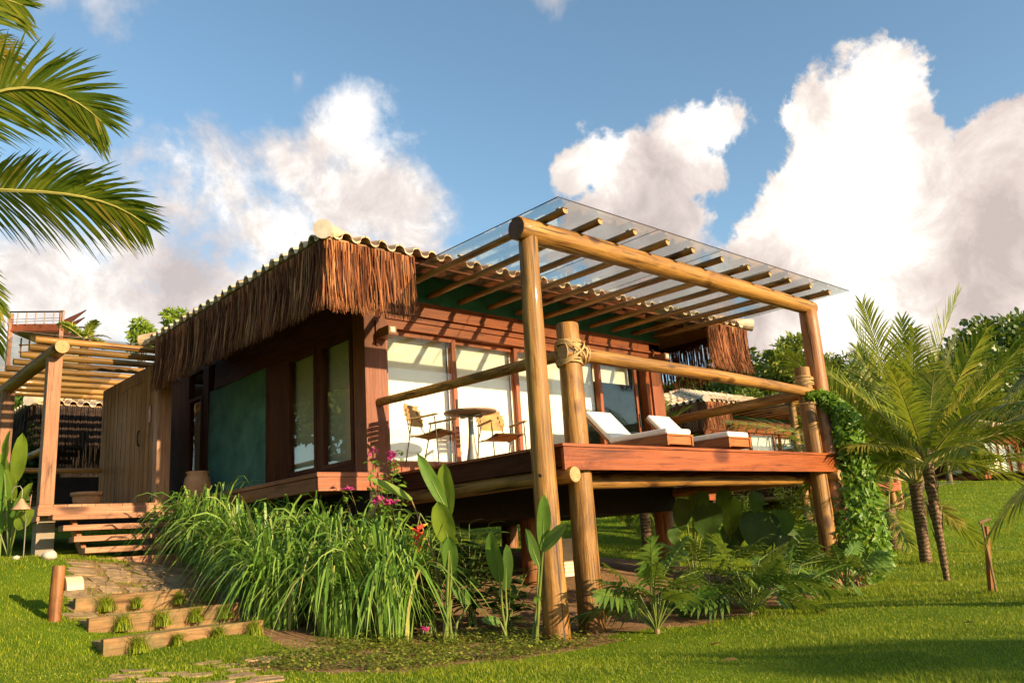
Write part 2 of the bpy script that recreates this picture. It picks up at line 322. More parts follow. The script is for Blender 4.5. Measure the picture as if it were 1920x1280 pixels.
# ------------------------------------------------------------------ sun, sky
SUN = Vector((.21, -1, .29)).normalized(); EL = math.asin(SUN.z)
sl = bpy.data.lights.new('sun', 'SUN'); so = bpy.data.objects.new('sun', sl); COL.objects.link(so)
sl.energy = 5.0; sl.angle = R_(.5); sl.color = (1.0, .76, .45)
so.rotation_euler = (-SUN).to_track_quat('-Z', 'Y').to_euler(); so.location = (0, -20, 20)
def world():
    w = bpy.data.worlds.new('World'); S.world = w; w.use_nodes = True; nt = w.node_tree; nt.nodes.clear()
    out = nt.nodes.new('ShaderNodeOutputWorld'); bg = nt.nodes.new('ShaderNodeBackground'); bg.inputs[1].default_value = .078
    sky = nt.nodes.new('ShaderNodeTexSky'); sky.sky_type = 'NISHITA'; sky.sun_disc = False
    sky.sun_elevation = EL; sky.sun_rotation = math.atan2(SUN.x, SUN.y); sky.air_density = 1.0; sky.dust_density = .5; sky.ozone_density = 1.2
    tc = nt.nodes.new('ShaderNodeTexCoord'); D = tc.outputs['Generated']
    def vm(op, a, b=None):
        n = nt.nodes.new('ShaderNodeVectorMath'); n.operation = op
        for i, x in enumerate((a, b)):
            if x is None: continue
            if isinstance(x, tuple): n.inputs[i].default_value = x
            else: nt.links.new(x, n.inputs[i])
        return n
    def ma(op, a, b=None, c=None, clamp=False):
        n = nt.nodes.new('ShaderNodeMath'); n.operation = op; n.use_clamp = clamp
        for i, x in enumerate((a, b, c)):
            if x is None: continue
            if isinstance(x, (int, float)): n.inputs[i].default_value = x
            else: nt.links.new(x, n.inputs[i])
        return n.outputs[0]
    def nz(scale, det, rough, off=(0,0,0), dist=0):
        v = vm('ADD', D, off).outputs[0]
        n = N(nt, 'ShaderNodeTexNoise', in_={'Scale': scale, 'Detail': det, 'Roughness': rough, 'Distortion': dist}); nt.links.new(v, n.inputs['Vector']); return n.outputs[0]
    def field(blobs, k=.12):
        f = None
        for x, y, r in blobs:
            d = ray(x, y); d = d/np.linalg.norm(d); rr = r/1700
            ds = vm('DISTANCE', D, tuple(float(q) for q in d)).outputs['Value']
            g = ma('MULTIPLY_ADD', ds, -1/rr, 1.0)
            f = g if f is None else ma('SMOOTH_MAX', f, g, k)
        return f
    big = nz(7, 10, .62, dist=.25); fine = nz(26, 8, .62)
    n1 = ma('ADD', ma('MULTIPLY', ma('SUBTRACT', big, .5), 2.4), ma('MULTIPLY', ma('SUBTRACT', fine, .5), .9))
    def cloud(blobs, lo, hi, k=.12, amp=1.0):
        f = ma('ADD', field(blobs, k), ma('MULTIPLY', n1, amp))
        m = N(nt, 'ShaderNodeMapRange', interpolation_type='SMOOTHSTEP', in_={'From Min': lo, 'From Max': hi}); nt.links.new(f, m.inputs[0]); return m.outputs[0], f
    Rb = [(1650,200,120),(1590,260,130),(1680,280,140),(1560,350,130),(1490,390,110),(1450,450,120),(1560,480,190),(1690,430,180),(1790,330,110),(1850,270,90),(1905,240,80),
          (1830,400,170),(1920,420,160),(1720,560,210),(1530,570,180),(1870,560,200),(2000,350,200),(2050,520,260),(1420,520,90),(1440,640,150)]
    Mb = [(1350,235,75),(1280,260,90),(1120,300,80),(1070,335,60),(1190,330,110),(1260,330,110),(1150,430,150),(1240,430,130),(1320,330,70),(1300,560,170),(1200,560,170)]
    Lb = [(650,215,75),(600,255,80),(530,300,110),(430,345,120),(330,390,130),(480,430,180),(640,380,150),(740,390,130),(250,450,170),(130,570,240),(350,580,240),
          (560,540,200),(0,620,220),(-150,520,260),(770,440,120),(700,560,200)]
    Tb = [(180,-10,110),(90,-20,80),(1040,-5,60),(560,150,45)]
    aR, fR = cloud(Rb, .10, .34); aM, fM = cloud(Mb, .12, .42); aL, fL = cloud(Lb, -.08, .8, k=.25, amp=1.15); aT, _ = cloud(Tb, .1, 1.0, amp=1.3)
    # other clouds all round the sky, so that light and reflections are those of a partly cloudy evening
    sp = N(nt, 'ShaderNodeSeparateXYZ'); nt.links.new(D, sp.inputs[0])
    dv = vm('DOT_PRODUCT', D, tuple(float(q) for q in CF)).outputs['Value']
    gen = nz(2.6, 9, .6, (4,2,7)); ge = N(nt, 'ShaderNodeMapRange', interpolation_type='SMOOTHSTEP', in_={'From Min': .56, 'From Max': .74}); nt.links.new(gen, ge.inputs[0])
    away = N(nt, 'ShaderNodeMapRange', in_={'From Min': .72, 'From Max': .55}); nt.links.new(dv, away.inputs[0])
    aG = ma('MULTIPLY', ge.outputs[0], away.outputs[0])
    a = ma('MAXIMUM', ma('MAXIMUM', aR, ma('MULTIPLY', aM, .96)), ma('MAXIMUM', ma('MULTIPLY', aL, .93), ma('MAXIMUM', ma('MULTIPLY', aT, .55), ma('MULTIPLY', aG, .9))))
    # cloud brightness
    bf = field([(1640,210,150),(1620,330,230),(1640,430,230),(1570,470,230),(1620,560,190),(1330,240,120),(1120,310,110),(700,200,140),(1560,600,240)], .2)
    dk = field([(1790,470,190),(1480,560,130),(1850,420,150),(1400,600,160),(330,520,150),(1180,560,200)], .2)
    s1 = nz(13, 9, .66, (.013,-.03,.02), .4)
    br = ma('ADD', ma('MULTIPLY', ma('MAXIMUM', bf, 0), 1.0), ma('MULTIPLY', ma('SUBTRACT', s1, .5), 2.3))
    br = ma('SUBTRACT', br, ma('MULTIPLY', ma('MAXIMUM', dk, 0), .7)); br = ma('ADD', br, ma('MULTIPLY_ADD', aL, .34, .42), clamp=True)
    cc = ramp(nt, br, [(0, (4.2,3.55,3.3)), (.35, (5.3,4.5,4.15)), (.65, (6.3,5.6,5.1)), (1, (8.6,8.0,7.4))])
    hs = N(nt, 'ShaderNodeHueSaturation', in_={'Hue': .492, 'Saturation': 1.06, 'Value': 1.50}); nt.links.new(sky.outputs[0], hs.inputs['Color'])
    fin = mixc(nt, a, hs.outputs[0], cc); nt.links.new(fin, bg.inputs[0]); nt.links.new(bg.outputs[0], out.inputs[0])
    w.cycles.sampling_method = 'MANUAL'; w.cycles.sample_map_resolution = 512
world()
S.view_settings.view_transform = 'Standard'; S.view_settings.look = 'None'; S.view_settings.exposure = 1.0; S.view_settings.gamma = 1
S.cycles.max_bounces = 7; S.cycles.transparent_max_bounces = 24; S.cycles.diffuse_bounces = 3; S.cycles.use_denoising = True
# ------------------------------------------------------------------ terrain
def tpsfit(P):
    P = np.array(P, float); n = len(P); xy = P[:, :2]
    d = np.linalg.norm(xy[:, None]-xy[None], axis=2); K = np.where(d > 0, d*d*np.log(d+1e-12), 0)+np.eye(n)*.15
    A = np.zeros((n+3, n+3)); A[:n, :n] = K; A[:n, n] = 1; A[:n, n+1:] = xy; A[n, :n] = 1; A[n+1:, :n] = xy.T
    return xy, np.linalg.solve(A, np.concatenate([P[:, 2], [0,0,0]]))
CTL = [(-1,-5,0),(3,-5,0),(7,-5,0),(12,-5,0),(1,-3.2,0),(4,-3.3,0),(7,-3.2,-.02),(8,-10,-.1),(-6.2,-9.7,-.1),(0,-10,-.1),(-12,-9,.0),(4,-16,-.2),(-6,-16,-.2),(14,-14,-.2),
       (1,-1.2,.18),(6,-1.5,.1),(1,3,.75),(6,3,.75),(3,8,1.3),(9,4,.75),(-2.8,4.5,1.2),(-.9,4.2,1.14),(-1.9,3.7,1.14),(-8,4,1.3),(-7,0,.55),(-12,0,.6),(-3,10,1.9),(-10,12,2.2),(-1,-1.4,.1),(-1.4,.8,.5)]
for x, y, d in [(90,1042,11.5),(100,1170,8.6),(190,1228,7.8),(425,1195,8.3),(0,1280,5.8),(480,1280,6.3),(960,1280,6.2),(1440,1280,5.8),(1920,1280,5.0),(140,1150,9.2),(1775,1090,14.0),
                (1735,1055,17),(1675,1010,24),(1870,905,48),(1600,930,40),(1500,948,28),(1300,962,25),(950,990,24),(1860,1108,10.4),(1080,985,24)]:
    CTL.append(tuple(at(x, y, d)))
for q in (at(190,1228,7.8), at(163,1184,8.45), at(138,1147,9.2)): CTL.append((q.x-.3, q.y+.25, q.z+.13))
for x, y, z in [(20,45,4.5),(45,45,6),(70,30,6.5),(75,5,3.2),(60,-20,1),(0,50,5),(-25,40,5),(-40,10,3),(-40,-20,0),(0,-45,-1),(40,-45,-1)]: CTL.append((x, y, z))
TXY, TW = tpsfit(CTL)
def hts(x, y):
    x = np.asarray(x, float); y = np.asarray(y, float); sh = x.shape; q = np.stack([x.ravel(), y.ravel()], 1)
    r = np.hypot(q[:, 0]-2, q[:, 1]-2); k = np.minimum(1, 62/np.maximum(r, 1e-6)); qc = (q-2)*k[:, None]+2
    z = np.zeros(len(q))
    for i in range(0, len(q), 20000):
        d = np.linalg.norm(qc[i:i+20000, None]-TXY[None], axis=2)
        z[i:i+20000] = np.where(d > 0, d*d*np.log(d+1e-12), 0)@TW[:-3]+TW[-3]+qc[i:i+20000]@TW[-2:]
    far = np.maximum(0, r-62); up = np.clip((q[:, 0]*.6+q[:, 1]*.8)/np.maximum(r, 1), 0, 1)
    z = z+np.minimum(far, 260)*.10*up
    z = z+.02*np.sin(q[:, 0]*1.3+.4*q[:, 1])*np.sin(q[:, 1]*1.1)+.01*np.sin(q[:, 0]*3.1)*np.sin(q[:, 1]*2.7+1)
    return z.reshape(sh)
def hz(x, y): return float(hts(np.array([x]), np.array([y]))[0])
# regions of the planting bed
def in_soil(x, y):    # bare earth under the terrace
    e = .18*np.sin(x*2.3)+.1*np.sin(x*5.1+y)
    front = np.where(x < 1.6, -3.55, np.where(x < 4.3, -4.0+.28*np.abs(x-2.8)+0, -3.5))
    return (x > -.9+e) & (x < 7.5+.2*np.sin(y*2)) & (y > front+e*.8) & (y < 3.6+e)
def in_bed(x, y):     # low ground cover at the foot of the tall grass
    u = (x+1.3)/1.55; v = (y+2.75)/1.0; e = .22*np.sin(x*4.1+y*2.3)+.14*np.sin(x*9.7-y*6.1)+.08*np.sin(x*19+y*17)
    return ((u*u+v*v) < 1+e) | ((np.abs(x+.2) < .9) & (np.abs(y+3.35) < .35))
def in_path(x, y):    # earth showing between the stones of the upper path
    p = at(255,1060,11.6); q = at(270,1135,9.5); t = np.clip((y-q.y)/(p.y-q.y), 0, 1); cx = q.x+(p.x-q.x)*t
    return (np.abs(x-cx) < .85) & (y > q.y-.25) & (y < p.y+.5)
def in_grassbed(x, y):  # under the tall ornamental grass
    return (x > -2.3) & (x < .2) & (y > -2.3) & (y < 3.8) & (x > -2.0+(-(y-3.8))*-.02)
def ground_mat():
    m, nt, out = new_mat('lawn_ground')
    n = noise(nt, .9, 5, .6); f = noise(nt, 45, 4, .7); g = noise(nt, 7, 4, .6)
    c = ramp(nt, n, [(.3, (.075,.15,.007)), (.55, (.125,.205,.010)), (.75, (.185,.24,.02))])
    c = mixc(nt, 1.0, c, ramp(nt, f, [(.25, (.45,.5,.4)), (.7, (1.35,1.3,1.2))]), 'MULTIPLY')
    c = mixc(nt, .6, c, ramp(nt, g, [(.3, (.7,.75,.6)), (.7, (1.2,1.15,1.1))]), 'MULTIPLY')
    s = mixc(nt, 1.0, ramp(nt, noise(nt, 5, 7, .7), [(.25, (.16,.088,.045)), (.5, (.32,.19,.105)), (.8, (.45,.29,.17))]), ramp(nt, noise(nt, 70, 4, .7), [(.3, (.55,.5,.45)), (.65, (1.15,1.15,1.1)), (.78, (1.9,1.8,1.6))]), 'MULTIPLY')
    at_ = N(nt, 'ShaderNodeAttribute', attribute_name='soil'); th = N(nt, 'ShaderNodeMath', operation='ADD'); nt.links.new(at_.outputs['Fac'], th.inputs[0])
    sb = N(nt, 'ShaderNodeMath', operation='MULTIPLY_ADD'); sb.inputs[1].default_value = .6; sb.inputs[2].default_value = -.3; nt.links.new(noise(nt, 9, 5, .6), sb.inputs[0]); nt.links.new(sb.outputs[0], th.inputs[1])
    mr = N(nt, 'ShaderNodeMapRange', in_={'From Min': .42, 'From Max': .58}); nt.links.new(th.outputs[0], mr.inputs[0])
    c = mixc(nt, mr.outputs[0], c, s)
    hh = mixc(nt, mr.outputs[0], f, noise(nt, 24, 6, .7))
    principled(nt, out, c, .95, bump(nt, hh, .6, .04), .1); return m
def ground():
    n = 300; u = np.linspace(-1, 1, n); w = np.sign(u)*(np.abs(u)*16+np.abs(u)**5*440)
    X, Y = np.meshgrid(w+0, w-2, indexing='ij'); Z = hts(X, Y)
    V = np.stack([X, Y, Z], 2).reshape(-1, 3); I = np.arange(n*n).reshape(n, n)
    F = np.stack([I[:-1, :-1], I[1:, :-1], I[1:, 1:], I[:-1, 1:]], 2).reshape(-1, 4)
    me = bpy.data.meshes.new('lawn'); me.from_pydata(V.tolist(), [], F.tolist()); me.materials.append(ground_mat())
    at_ = me.attributes.new('soil', 'FLOAT', 'POINT'); sx, sy = X.ravel(), Y.ravel()
    at_.data.foreach_set('value', np.maximum((in_soil(sx, sy) | in_bed(sx, sy) | in_grassbed(sx, sy)).astype(np.float32), in_path(sx, sy)*.62))
    me.polygons.foreach_set('use_smooth', [True]*len(F)); me.update()
    o = bpy.data.objects.new('ground', me); COL.objects.link(o); tag(o, kind='structure')
ground()
# ------------------------------------------------------------------ numpy blade meshes (lawn, tufts)
def blades(name, X, Y, Z, hgt, wid, lean, mat, nseg=2, parent=None, yaw=None):
    n = len(X); a = rng.uniform(0, 2*np.pi, n) if yaw is None else yaw; b = a+rng.normal(np.pi/2, .5, n)
    dx, dy = np.cos(a), np.sin(a); lx, ly = np.cos(b)*lean, np.sin(b)*lean
    V = np.zeros((n, 2*nseg+1, 3)); 
    for i in range(nseg+1):
        t = i/nseg; zz = Z+hgt*t*(1-.25*t); ox = lx*hgt*t*t; oy = ly*hgt*t*t; w = wid*(1-t)**.8*.5
        if i < nseg:
            V[:, 2*i, 0] = X+ox-dx*w; V[:, 2*i, 1] = Y+oy-dy*w; V[:, 2*i, 2] = zz
            V[:, 2*i+1, 0] = X+ox+dx*w; V[:, 2*i+1, 1] = Y+oy+dy*w; V[:, 2*i+1, 2] = zz
        else:
            V[:, 2*i, 0] = X+ox; V[:, 2*i, 1] = Y+oy; V[:, 2*i, 2] = zz
    k = 2*nseg+1; base = (np.arange(n)*k)[:, None]
    loops = []; tot = []
    for i in range(nseg-1): loops.append(base+np.array([2*i, 2*i+1, 2*i+3, 2*i+2])); tot.append(4)
    loops.append(base+np.array([2*nseg-2, 2*nseg-1, 2*nseg])); tot.append(3)
    L = np.concatenate(loops, 1).ravel(); T = np.tile(np.array(tot), n); st = np.concatenate([[0], np.cumsum(T)[:-1]])
    me = bpy.data.meshes.new(name); me.vertices.add(n*k); me.vertices.foreach_set('co', V.ravel().astype(np.float32))
    me.loops.add(len(L)); me.loops.foreach_set('vertex_index', L.astype(np.int32)); me.polygons.add(len(T)); me.polygons.foreach_set('loop_start', st.astype(np.int32))
    try: me.polygons.foreach_set('loop_total', T.astype(np.int32))
    except Exception: pass
    me.materials.append(mat); me.update(calc_edges=True); me.validate()
    o = bpy.data.objects.new(name, me); COL.objects.link(o)
    if parent: o.parent = parent
    return o
# stepping-stone path geometry is needed to keep blades off the stones
STONES = []
def lay_path():
    a = at(255, 1060, 11.6); b = at(270, 1135, 9.5)
    def row(c, w, nst, dep, keep=.96, g=1.0):
        x = c.x-w/2
        for i in range(nst):
            ww = w/nst*rnd(.8, 1.15)
            if random.random() < keep: STONES.append((x+ww/2+rnd(-.05, .05), c.y+rnd(-.06, .06), ww*rnd(.42,.50)*g, dep*rnd(.40, .50)*g))
            x += ww
    k = 10
    for i in range(k): row(a.lerp(b, i/(k-1)), 1.75, random.choice((4, 5, 6)), (a-b).length/(k-1))
    a = at(430, 1225, 7.35); b = at(340, 1300, 5.9)
    k = 7
    for i in range(k): row(a.lerp(b, i/(k-1)), 1.75, random.choice((4, 5)), (a-b).length/(k-1)*.8, .62, .82)
lay_path()
def stone_mesh():
    mb = MB()
    for x, y, a, b in STONES:
        n = 9; ph = rnd(0, 6); P = []; 
        for k in range(n):
            t = 2*math.pi*k/n; c, s = math.cos(t), math.sin(t); e = .6
            px = x+a*math.copysign(abs(c)**e, c)*rnd(.86, 1.05); py = y+b*math.copysign(abs(s)**e, s)*rnd(.86, 1.05); P.append((px+rnd(-.02,.02), py+rnd(-.02,.02)))
        zc = hz(x, y); zt = [hz(*p)+.012+rnd(-.006,.006) for p in P]
        V = [(p[0], p[1], z) for p, z in zip(P, zt)]+[(p[0], p[1], z-.08) for p, z in zip(P, zt)]
        mb.add(V, [tuple(range(n))]+[(k, k+n, (k+1) % n+n, (k+1) % n) for k in range(n)])
    o = mb.build('path', M['stone']); tag(o, kind='structure')
stone_mesh()
def lawn():
    def scatter(n, umin, umax, vmin, vmax):
        # points on the ground drawn so that density falls off with distance from the viewpoint
        r = umin*(umax/umin)**rng.uniform(0, 1, n); th = rng.uniform(vmin, vmax, n)
        return CC[0]+r*np.sin(th), CC[1]+r*np.cos(th), r
    X, Y, r = scatter(620000, 4.0, 60, R_(-2), R_(82))
    k = ~in_soil(X, Y) & ~in_bed(X, Y) & ~in_grassbed(X, Y) & ~((X > 0) & (X < 7) & (Y > -3) & (Y < 8)) & ~((X > -3) & (X < 0) & (Y > 4.3) & (Y < 10))
    for x, y, a, b in STONES: k &= ~((np.abs(X-x) < a*.93) & (np.abs(Y-y) < b*.93) & (rng.uniform(0, 1, len(X)) < .74))
    X, Y, r = X[k], Y[k], r[k]; Z = hts(X, Y)-.004
    g = np.maximum(1, r/9)
    pt = .75+.35*np.sin(X*1.7+np.sin(Y*1.3))*np.sin(Y*1.9)
    o = blades('lawn_grass', X, Y, Z, rng.uniform(.025, .065, len(X))*pt*np.minimum(g, 2.2), rng.uniform(.004, .0075, len(X))*g, rng.uniform(.2, .9, len(X)), M['lawn_blade'])
    tag(o, 'short mown green grass covering the lawn', 'grass', kind='stuff')
lawn()
def cover():
    mb = MB(); gx = np.linspace(-3.2, 1.2, 60); gy = np.linspace(-4.2, -1.5, 50); GZ = hts(*np.meshgrid(gx, gy, indexing='ij'))
    def COVZ(x, y): return float(GZ[int((x+3.2)/4.4*59), int((y+4.2)/2.7*49)])
    for i in range(24000):
        x = rnd(-3.0, 1.0); y = rnd(-4.1, -1.6)
        if not in_bed(np.array(x+rnd(-.13,.13)), np.array(y+rnd(-.13,.13))) or math.sin(x*5.3+math.sin(y*4))*math.sin(y*6.1+x) < -.55: continue
        z = COVZ(x, y)+abs(random.gauss(0, .045)); a = rnd(0, 6.3); s = rnd(.018, .042)
        d = V3(math.cos(a), math.sin(a), rnd(-.2, .7)).normalized(); w = d.cross(V3(rnd(-.4,.4), rnd(-.4,.4), 1)).normalized()
        p = V3(x, y, z); mb.strip([p, p+d*s*.55, p+d*s*1.1], [.004, s*.75, .003], w)
    o = mb.build('ground_cover', leafmat('creeper_leaf', [(0, (.08,.12,.015)), (.6, (.18,.24,.03)), (1, (.34,.32,.06))], .5, .3, .3)); tag(o, 'low leafy ground cover creeping at the foot of the tall grass', 'ground cover', kind='stuff')
cover()
# ------------------------------------------------------------------ roof, thatch
def roof_mesh(x0, x1, y0, y1, ze, pitch, per=.275, step=.38, name='roof', parent=None):
    W = x1-x0; Dp = y1-y0; half = min(W, Dp)/2; tp = math.tan(pitch); mb = MB(); rr = random.Random(3)
    planes = [((x0,y0),(1,0),(0,1),W),((x1,y0),(0,1),(-1,0),Dp),((x1,y1),(-1,0),(0,-1),W),((x0,y1),(0,-1),(1,0),Dp)]
    prof = [0,.06,.12,.18,.23,.27,.33,.42,.5,.58,.67,.73,.77,.82,.88,.94,1.0]
    def hh(t):
        q = min(t, 1-t)
        return .055*math.sqrt(max(0, 1-(q/.25)**2))+.005 if q < .25 else -.052*math.sqrt(max(0, 1-((.5-q)/.25)**2))+.005
    for (o, e, n, L) in planes:
        nv = int(math.ceil(half/step))
        for k in range(nv):
            v0 = k*step-(.06 if k == 0 else 0); v1 = min(half, (k+1)*step+.05)
            for c in range(int(L/per)+1):
                u0 = c*per
                if u0+per < max(0, v0) or u0 > L-max(0, v0): continue
                jz = rr.uniform(-.006, .006); jv = rr.uniform(-.012, .012); R0 = []; R1 = []; R2 = []
                for t in prof:
                    u = u0+t*per
                    def P(v, dz):
                        uu = min(max(u, max(0, v)), L-max(0, v)); return (o[0]+e[0]*uu+n[0]*v, o[1]+e[1]*uu+n[1]*v, ze+v*tp+hh(t)+dz+jz)
                    R0.append(P(v0+jv, .034)); R1.append(P(v1+jv, .004)); R2.append(P(v0+jv+.003, .012))
                m = len(prof)
                mb.add(R0+R1+R2, [(i, i+1, m+i+1, m+i) for i in range(m-1)]+[(2*m+i, 2*m+i+1, i+1, i) for i in range(m-1)])
    rf = mb.build(name, M['tile'], parent, smooth=False)
    # boards under the tiles
    b = MB(); zb = ze-.07; a = .03
    b.add([(x0+a,y0+a,zb),(x1-a,y0+a,zb),(x1-a,y1-a,zb),(x0+a,y1-a,zb),(x0+half,y0+half,zb+half*tp),(x1-half,y1-half,zb+half*tp)],
          [(0,1,5,4),(1,2,5),(2,3,4,5),(3,0,4)] if W > Dp else [(0,1,4),(1,2,5,4),(2,3,5),(3,0,4,5)])
    b.build('roof_boards', M['red_x'], rf)
    # hip and ridge caps
    A = V3(x0+half, y0+half, ze+half*tp); B = V3(x1-half, y1-half, ze+half*tp)
    cap = MB()
    for p, q in ((V3(x0,y0,ze), A), (V3(x1,y0,ze), B if W > Dp else A), (V3(x1,y1,ze), B), (V3(x0,y1,ze), A if W > Dp else B), (A, B)):
        L = (q-p).length; t = (q-p).normalized(); k = max(1, int(L/.4))
        for i in range(k):
            a = p+t*(L*i/k-(.16 if i == 0 and q is not B or i == 0 and p is not A else .03)); bb = p+t*(L*(i+1)/k)
            cap.tube([a+V3(0,0,.055), bb+V3(0,0,.035)], [.125, .098], 14, True, 1)
    cap.build('hip_cap', [M['tile'], M['pale_stone']], rf)
    return rf
def fringe(a, b, h, out, parent, name='thatch_fringe', dens=90, layers=3, seed=1, flare=.1):
    rr = random.Random(seed); a, b, out = Vector(a), Vector(b), Vector(out); L = (b-a).length; t = (b-a).normalized(); mb = MB()
    for ly in range(layers):
        for i in range(int(L*dens)):
            s = L*(i+rr.random())/(L*dens); wx = rr.uniform(.007, .022); ln = h*rr.uniform(.93, 1.015)*(1 if rr.random() > .03 else rr.uniform(.6, .85))
            ln *= 1+.012*math.sin(s*5)+.008*math.sin(s*13)
            off = rr.uniform(0, .05)+ly*.012; sx = rr.gauss(0, .016); cx = rr.gauss(0, .022); fl = rr.uniform(0, flare)
            P = []; Wd = []
            for k in range(5):
                u = k/4; P.append(a+t*(s+sx*u+cx*u*u+.010*math.sin(u*5+i))+out*(off+fl*u*u+(.012*math.sin(u*6+i*1.7)))-V3(0,0,ln*u))
                Wd.append(wx*(1, 1, .95, .75, .2)[k])
            tw = rr.uniform(-.9, .9); wd = (t*math.cos(tw)+out*math.sin(tw)).normalized(); mb.strip(P, Wd, wd)
    # folded heads tied over a lath
    n = int(L/.05)
    for i in range(n):
        c = a+t*(L*(i+.5)/n)+out*.045+V3(0,0,.0); w = rr.uniform(.018, .026)
        mb.tube([c+V3(0,0,-.13)+out*.012, c+V3(0,0,-.07)+out*.02, c+V3(0,0,-.01)+out*.016, c+V3(0,0,.015)-out*.02], [w*.35, w*.55, w*.7, w*.5], 6)
    o = mb.build(name, M['thatch'], parent)
    l = MB(); l.bar(a+V3(0,0,.015)+out*.0, b+V3(0,0,.015)+out*.0, .05, .05); l.build('lath', M['log_x'] if abs(t.x) > .5 else M['log_y'], o)
    return o
# ------------------------------------------------------------------ bungalow
Zf = 2.1
def make_bungalow():
    T = thing('bungalow', 'nearest bungalow, red timber with teal walls, tiled roof and brown thatch fringe along the eaves', 'bungalow', (0, 0, 0))
    p = lambda mb, name, mat, par=T, **k: mb.build(name, mat, par, **k)
    XR = 6.9; YB = 7.45
    # floor and ledge
    p(MB().box(.02, XR-.02, .0, YB, 1.40, 2.085), 'floor_frame', M['shade_dark_boards'])  # underfloor shade put into the near-black board colour
    p(MB().box(-.80, .0, .0, 5.1, 1.865, 2.04).box(-.82, .0, -.02, 5.1, 2.043, 2.10), 'ledge', M['deck_y'], bevel=.006)
    p(MB().box(-.80, .36, -.05, -.022, 1.86, 2.04).box(-.82, .36, -.065, -.022, 2.045, 2.102), 'ledge_board', M['deck_x'])
    for (x, y) in ((XR-.15, .22), (.5, .5), (3.4, .4), (.5, 4.5), (XR-.2, 4.6), (3.4, 4.6)):
        p(MB().log((x, y, -1.0), (x, y, 1.44), .2, .19, wob=.03), 'stilt', [M['redlog_z'], M['log_end']], smooth=True)
    # corner posts
    for (x0, x1, y0, y1) in ((0, .37, .008, .33), (XR-.34, XR, 0, .33), (XR-.3, XR, YB-.3, YB)):
        p(MB().box(x0, x1, y0, y1, 2.10, 4.66), 'corner_post', M['red_z'], bevel=.008)
    # front lintel with stepped mouldings
    p(MB().box(.372, XR-.342, .02, .2, 4.23, 4.36).box(.372, XR-.342, -.01, .2, 4.362, 4.43).box(.372, XR-.342, .015, .2, 4.432, 4.455).box(0, XR, -.04, .3, 4.457, 4.50), 'front_lintel', M['deck_x'])
    p(MB().box(-.02, XR+.02, -.02, .28, 4.66, 4.69).box(0, XR, .0, .26, 4.50, 4.66), 'front_beam', M['deck_x'])
    p(MB().box(.0, XR, .03, .12, 4.69, 5.16), 'teal_frieze', M['teal_panel'])
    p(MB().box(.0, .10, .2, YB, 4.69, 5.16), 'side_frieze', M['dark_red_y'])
    # left wall
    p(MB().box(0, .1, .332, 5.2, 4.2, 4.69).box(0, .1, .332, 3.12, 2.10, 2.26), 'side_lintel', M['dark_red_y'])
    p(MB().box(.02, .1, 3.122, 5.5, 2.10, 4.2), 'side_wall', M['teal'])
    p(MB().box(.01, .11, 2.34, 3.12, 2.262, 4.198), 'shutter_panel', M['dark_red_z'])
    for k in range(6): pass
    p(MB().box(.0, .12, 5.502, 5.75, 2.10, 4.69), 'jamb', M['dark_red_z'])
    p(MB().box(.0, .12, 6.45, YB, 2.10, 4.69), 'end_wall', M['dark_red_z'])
    def window(y0, y1, fr=.07, z0=2.262, z1=4.198):
        f = MB()
        f.box(-.01, .09, y0, y0+fr, z0, z1).box(-.01, .09, y1-fr, y1, z0, z1).box(-.008, .088, y0+fr, y1-fr, z1-fr, z1-.002).box(-.008, .088, y0+fr, y1-fr, z0+.002, z0+fr)
        w = p(f, 'window', M['dark_red_z'])
        p(MB().box(.035, .043, y0+fr, y1-fr, z0+fr, z1-fr), 'pane', M['window_glass'], w)
        b = MB(); z = z1-.05
        while z > z0+.1: b.box(.13+.004, .145, y0, y1, max(z-.34, z0+.03), z).box(.128, .15, y0, y1, z-.352, z-.343); z -= .352
        p(b, 'blind', M['beige_blind'], w)
    window(.35, 1.27); window(1.40, 2.33); window(5.76, 6.44, z0=2.12)
    p(MB().box(.0, .1, 1.272, 1.398, 2.262, 4.198), 'mullion', M['dark_red_z'])
    # walls that close the room
    p(MB().box(.1, XR, YB-.1, YB, 2.1, 4.75), 'rear_wall', M['cream_wall'])
    p(MB().box(XR-.1, XR, .332, YB-.302, 2.1, 4.95), 'end_side_wall', M['teal'])
    p(MB().box(.12, XR-.12, .3, YB-.12, 4.72, 4.76), 'ceiling', M['cream_wall'])
    # front sliding doors
    def door(x0, x1, y, blind=1, fr=.075, zb=None):
        f = MB(); z0, z1 = 2.13, 4.228
        f.box(x0, x0+fr, y, y+.05, z0, z1).box(x1-fr, x1, y, y+.05, z0, z1).box(x0+fr, x1-fr, y+.002, y+.048, z1-fr, z1-.001).box(x0+fr, x1-fr, y+.002, y+.048, z0+.001, z0+.15)
        d = p(f, 'sliding_door', M['deck_z'])
        p(MB().box(x0+fr, x1-fr, y+.02, y+.028, z0+.15, z1-fr), 'pane', M['window_glass'], d)
        h = MB().box(x1-fr+.025, x1-.025, y-.02, y, 3.0, 3.25); p(h, 'handle', M['dark_metal'], d)
        if blind:
            b = MB(); z = z1-.02; zb = zb or z0+.06; i = 0
            while z > zb+.05:
                zz = max(z-.40, zb); b.box(x0+.03, x1-.02, .30, .306, zz+.005, z); b.box(x0+.03, x1-.02, .294, .31, zz-.006, zz+.005); z = zz-.008
            b.bar((x0+.12, .29, z1-.1), (x0+.12, .29, z1-.75), .006, .006)
            p(b, 'blind', M['blind'], d)
    door(.375, 1.74, .10); door(1.66, 3.07, .16); door(3.0, 4.68, .10); door(4.6, 5.18, .16, zb=3.3); door(5.10, 6.22, .10, zb=3.85)
    p(MB().box(6.43, 6.555, .05, .2, 2.13, 4.228), 'jamb', M['deck_z'])
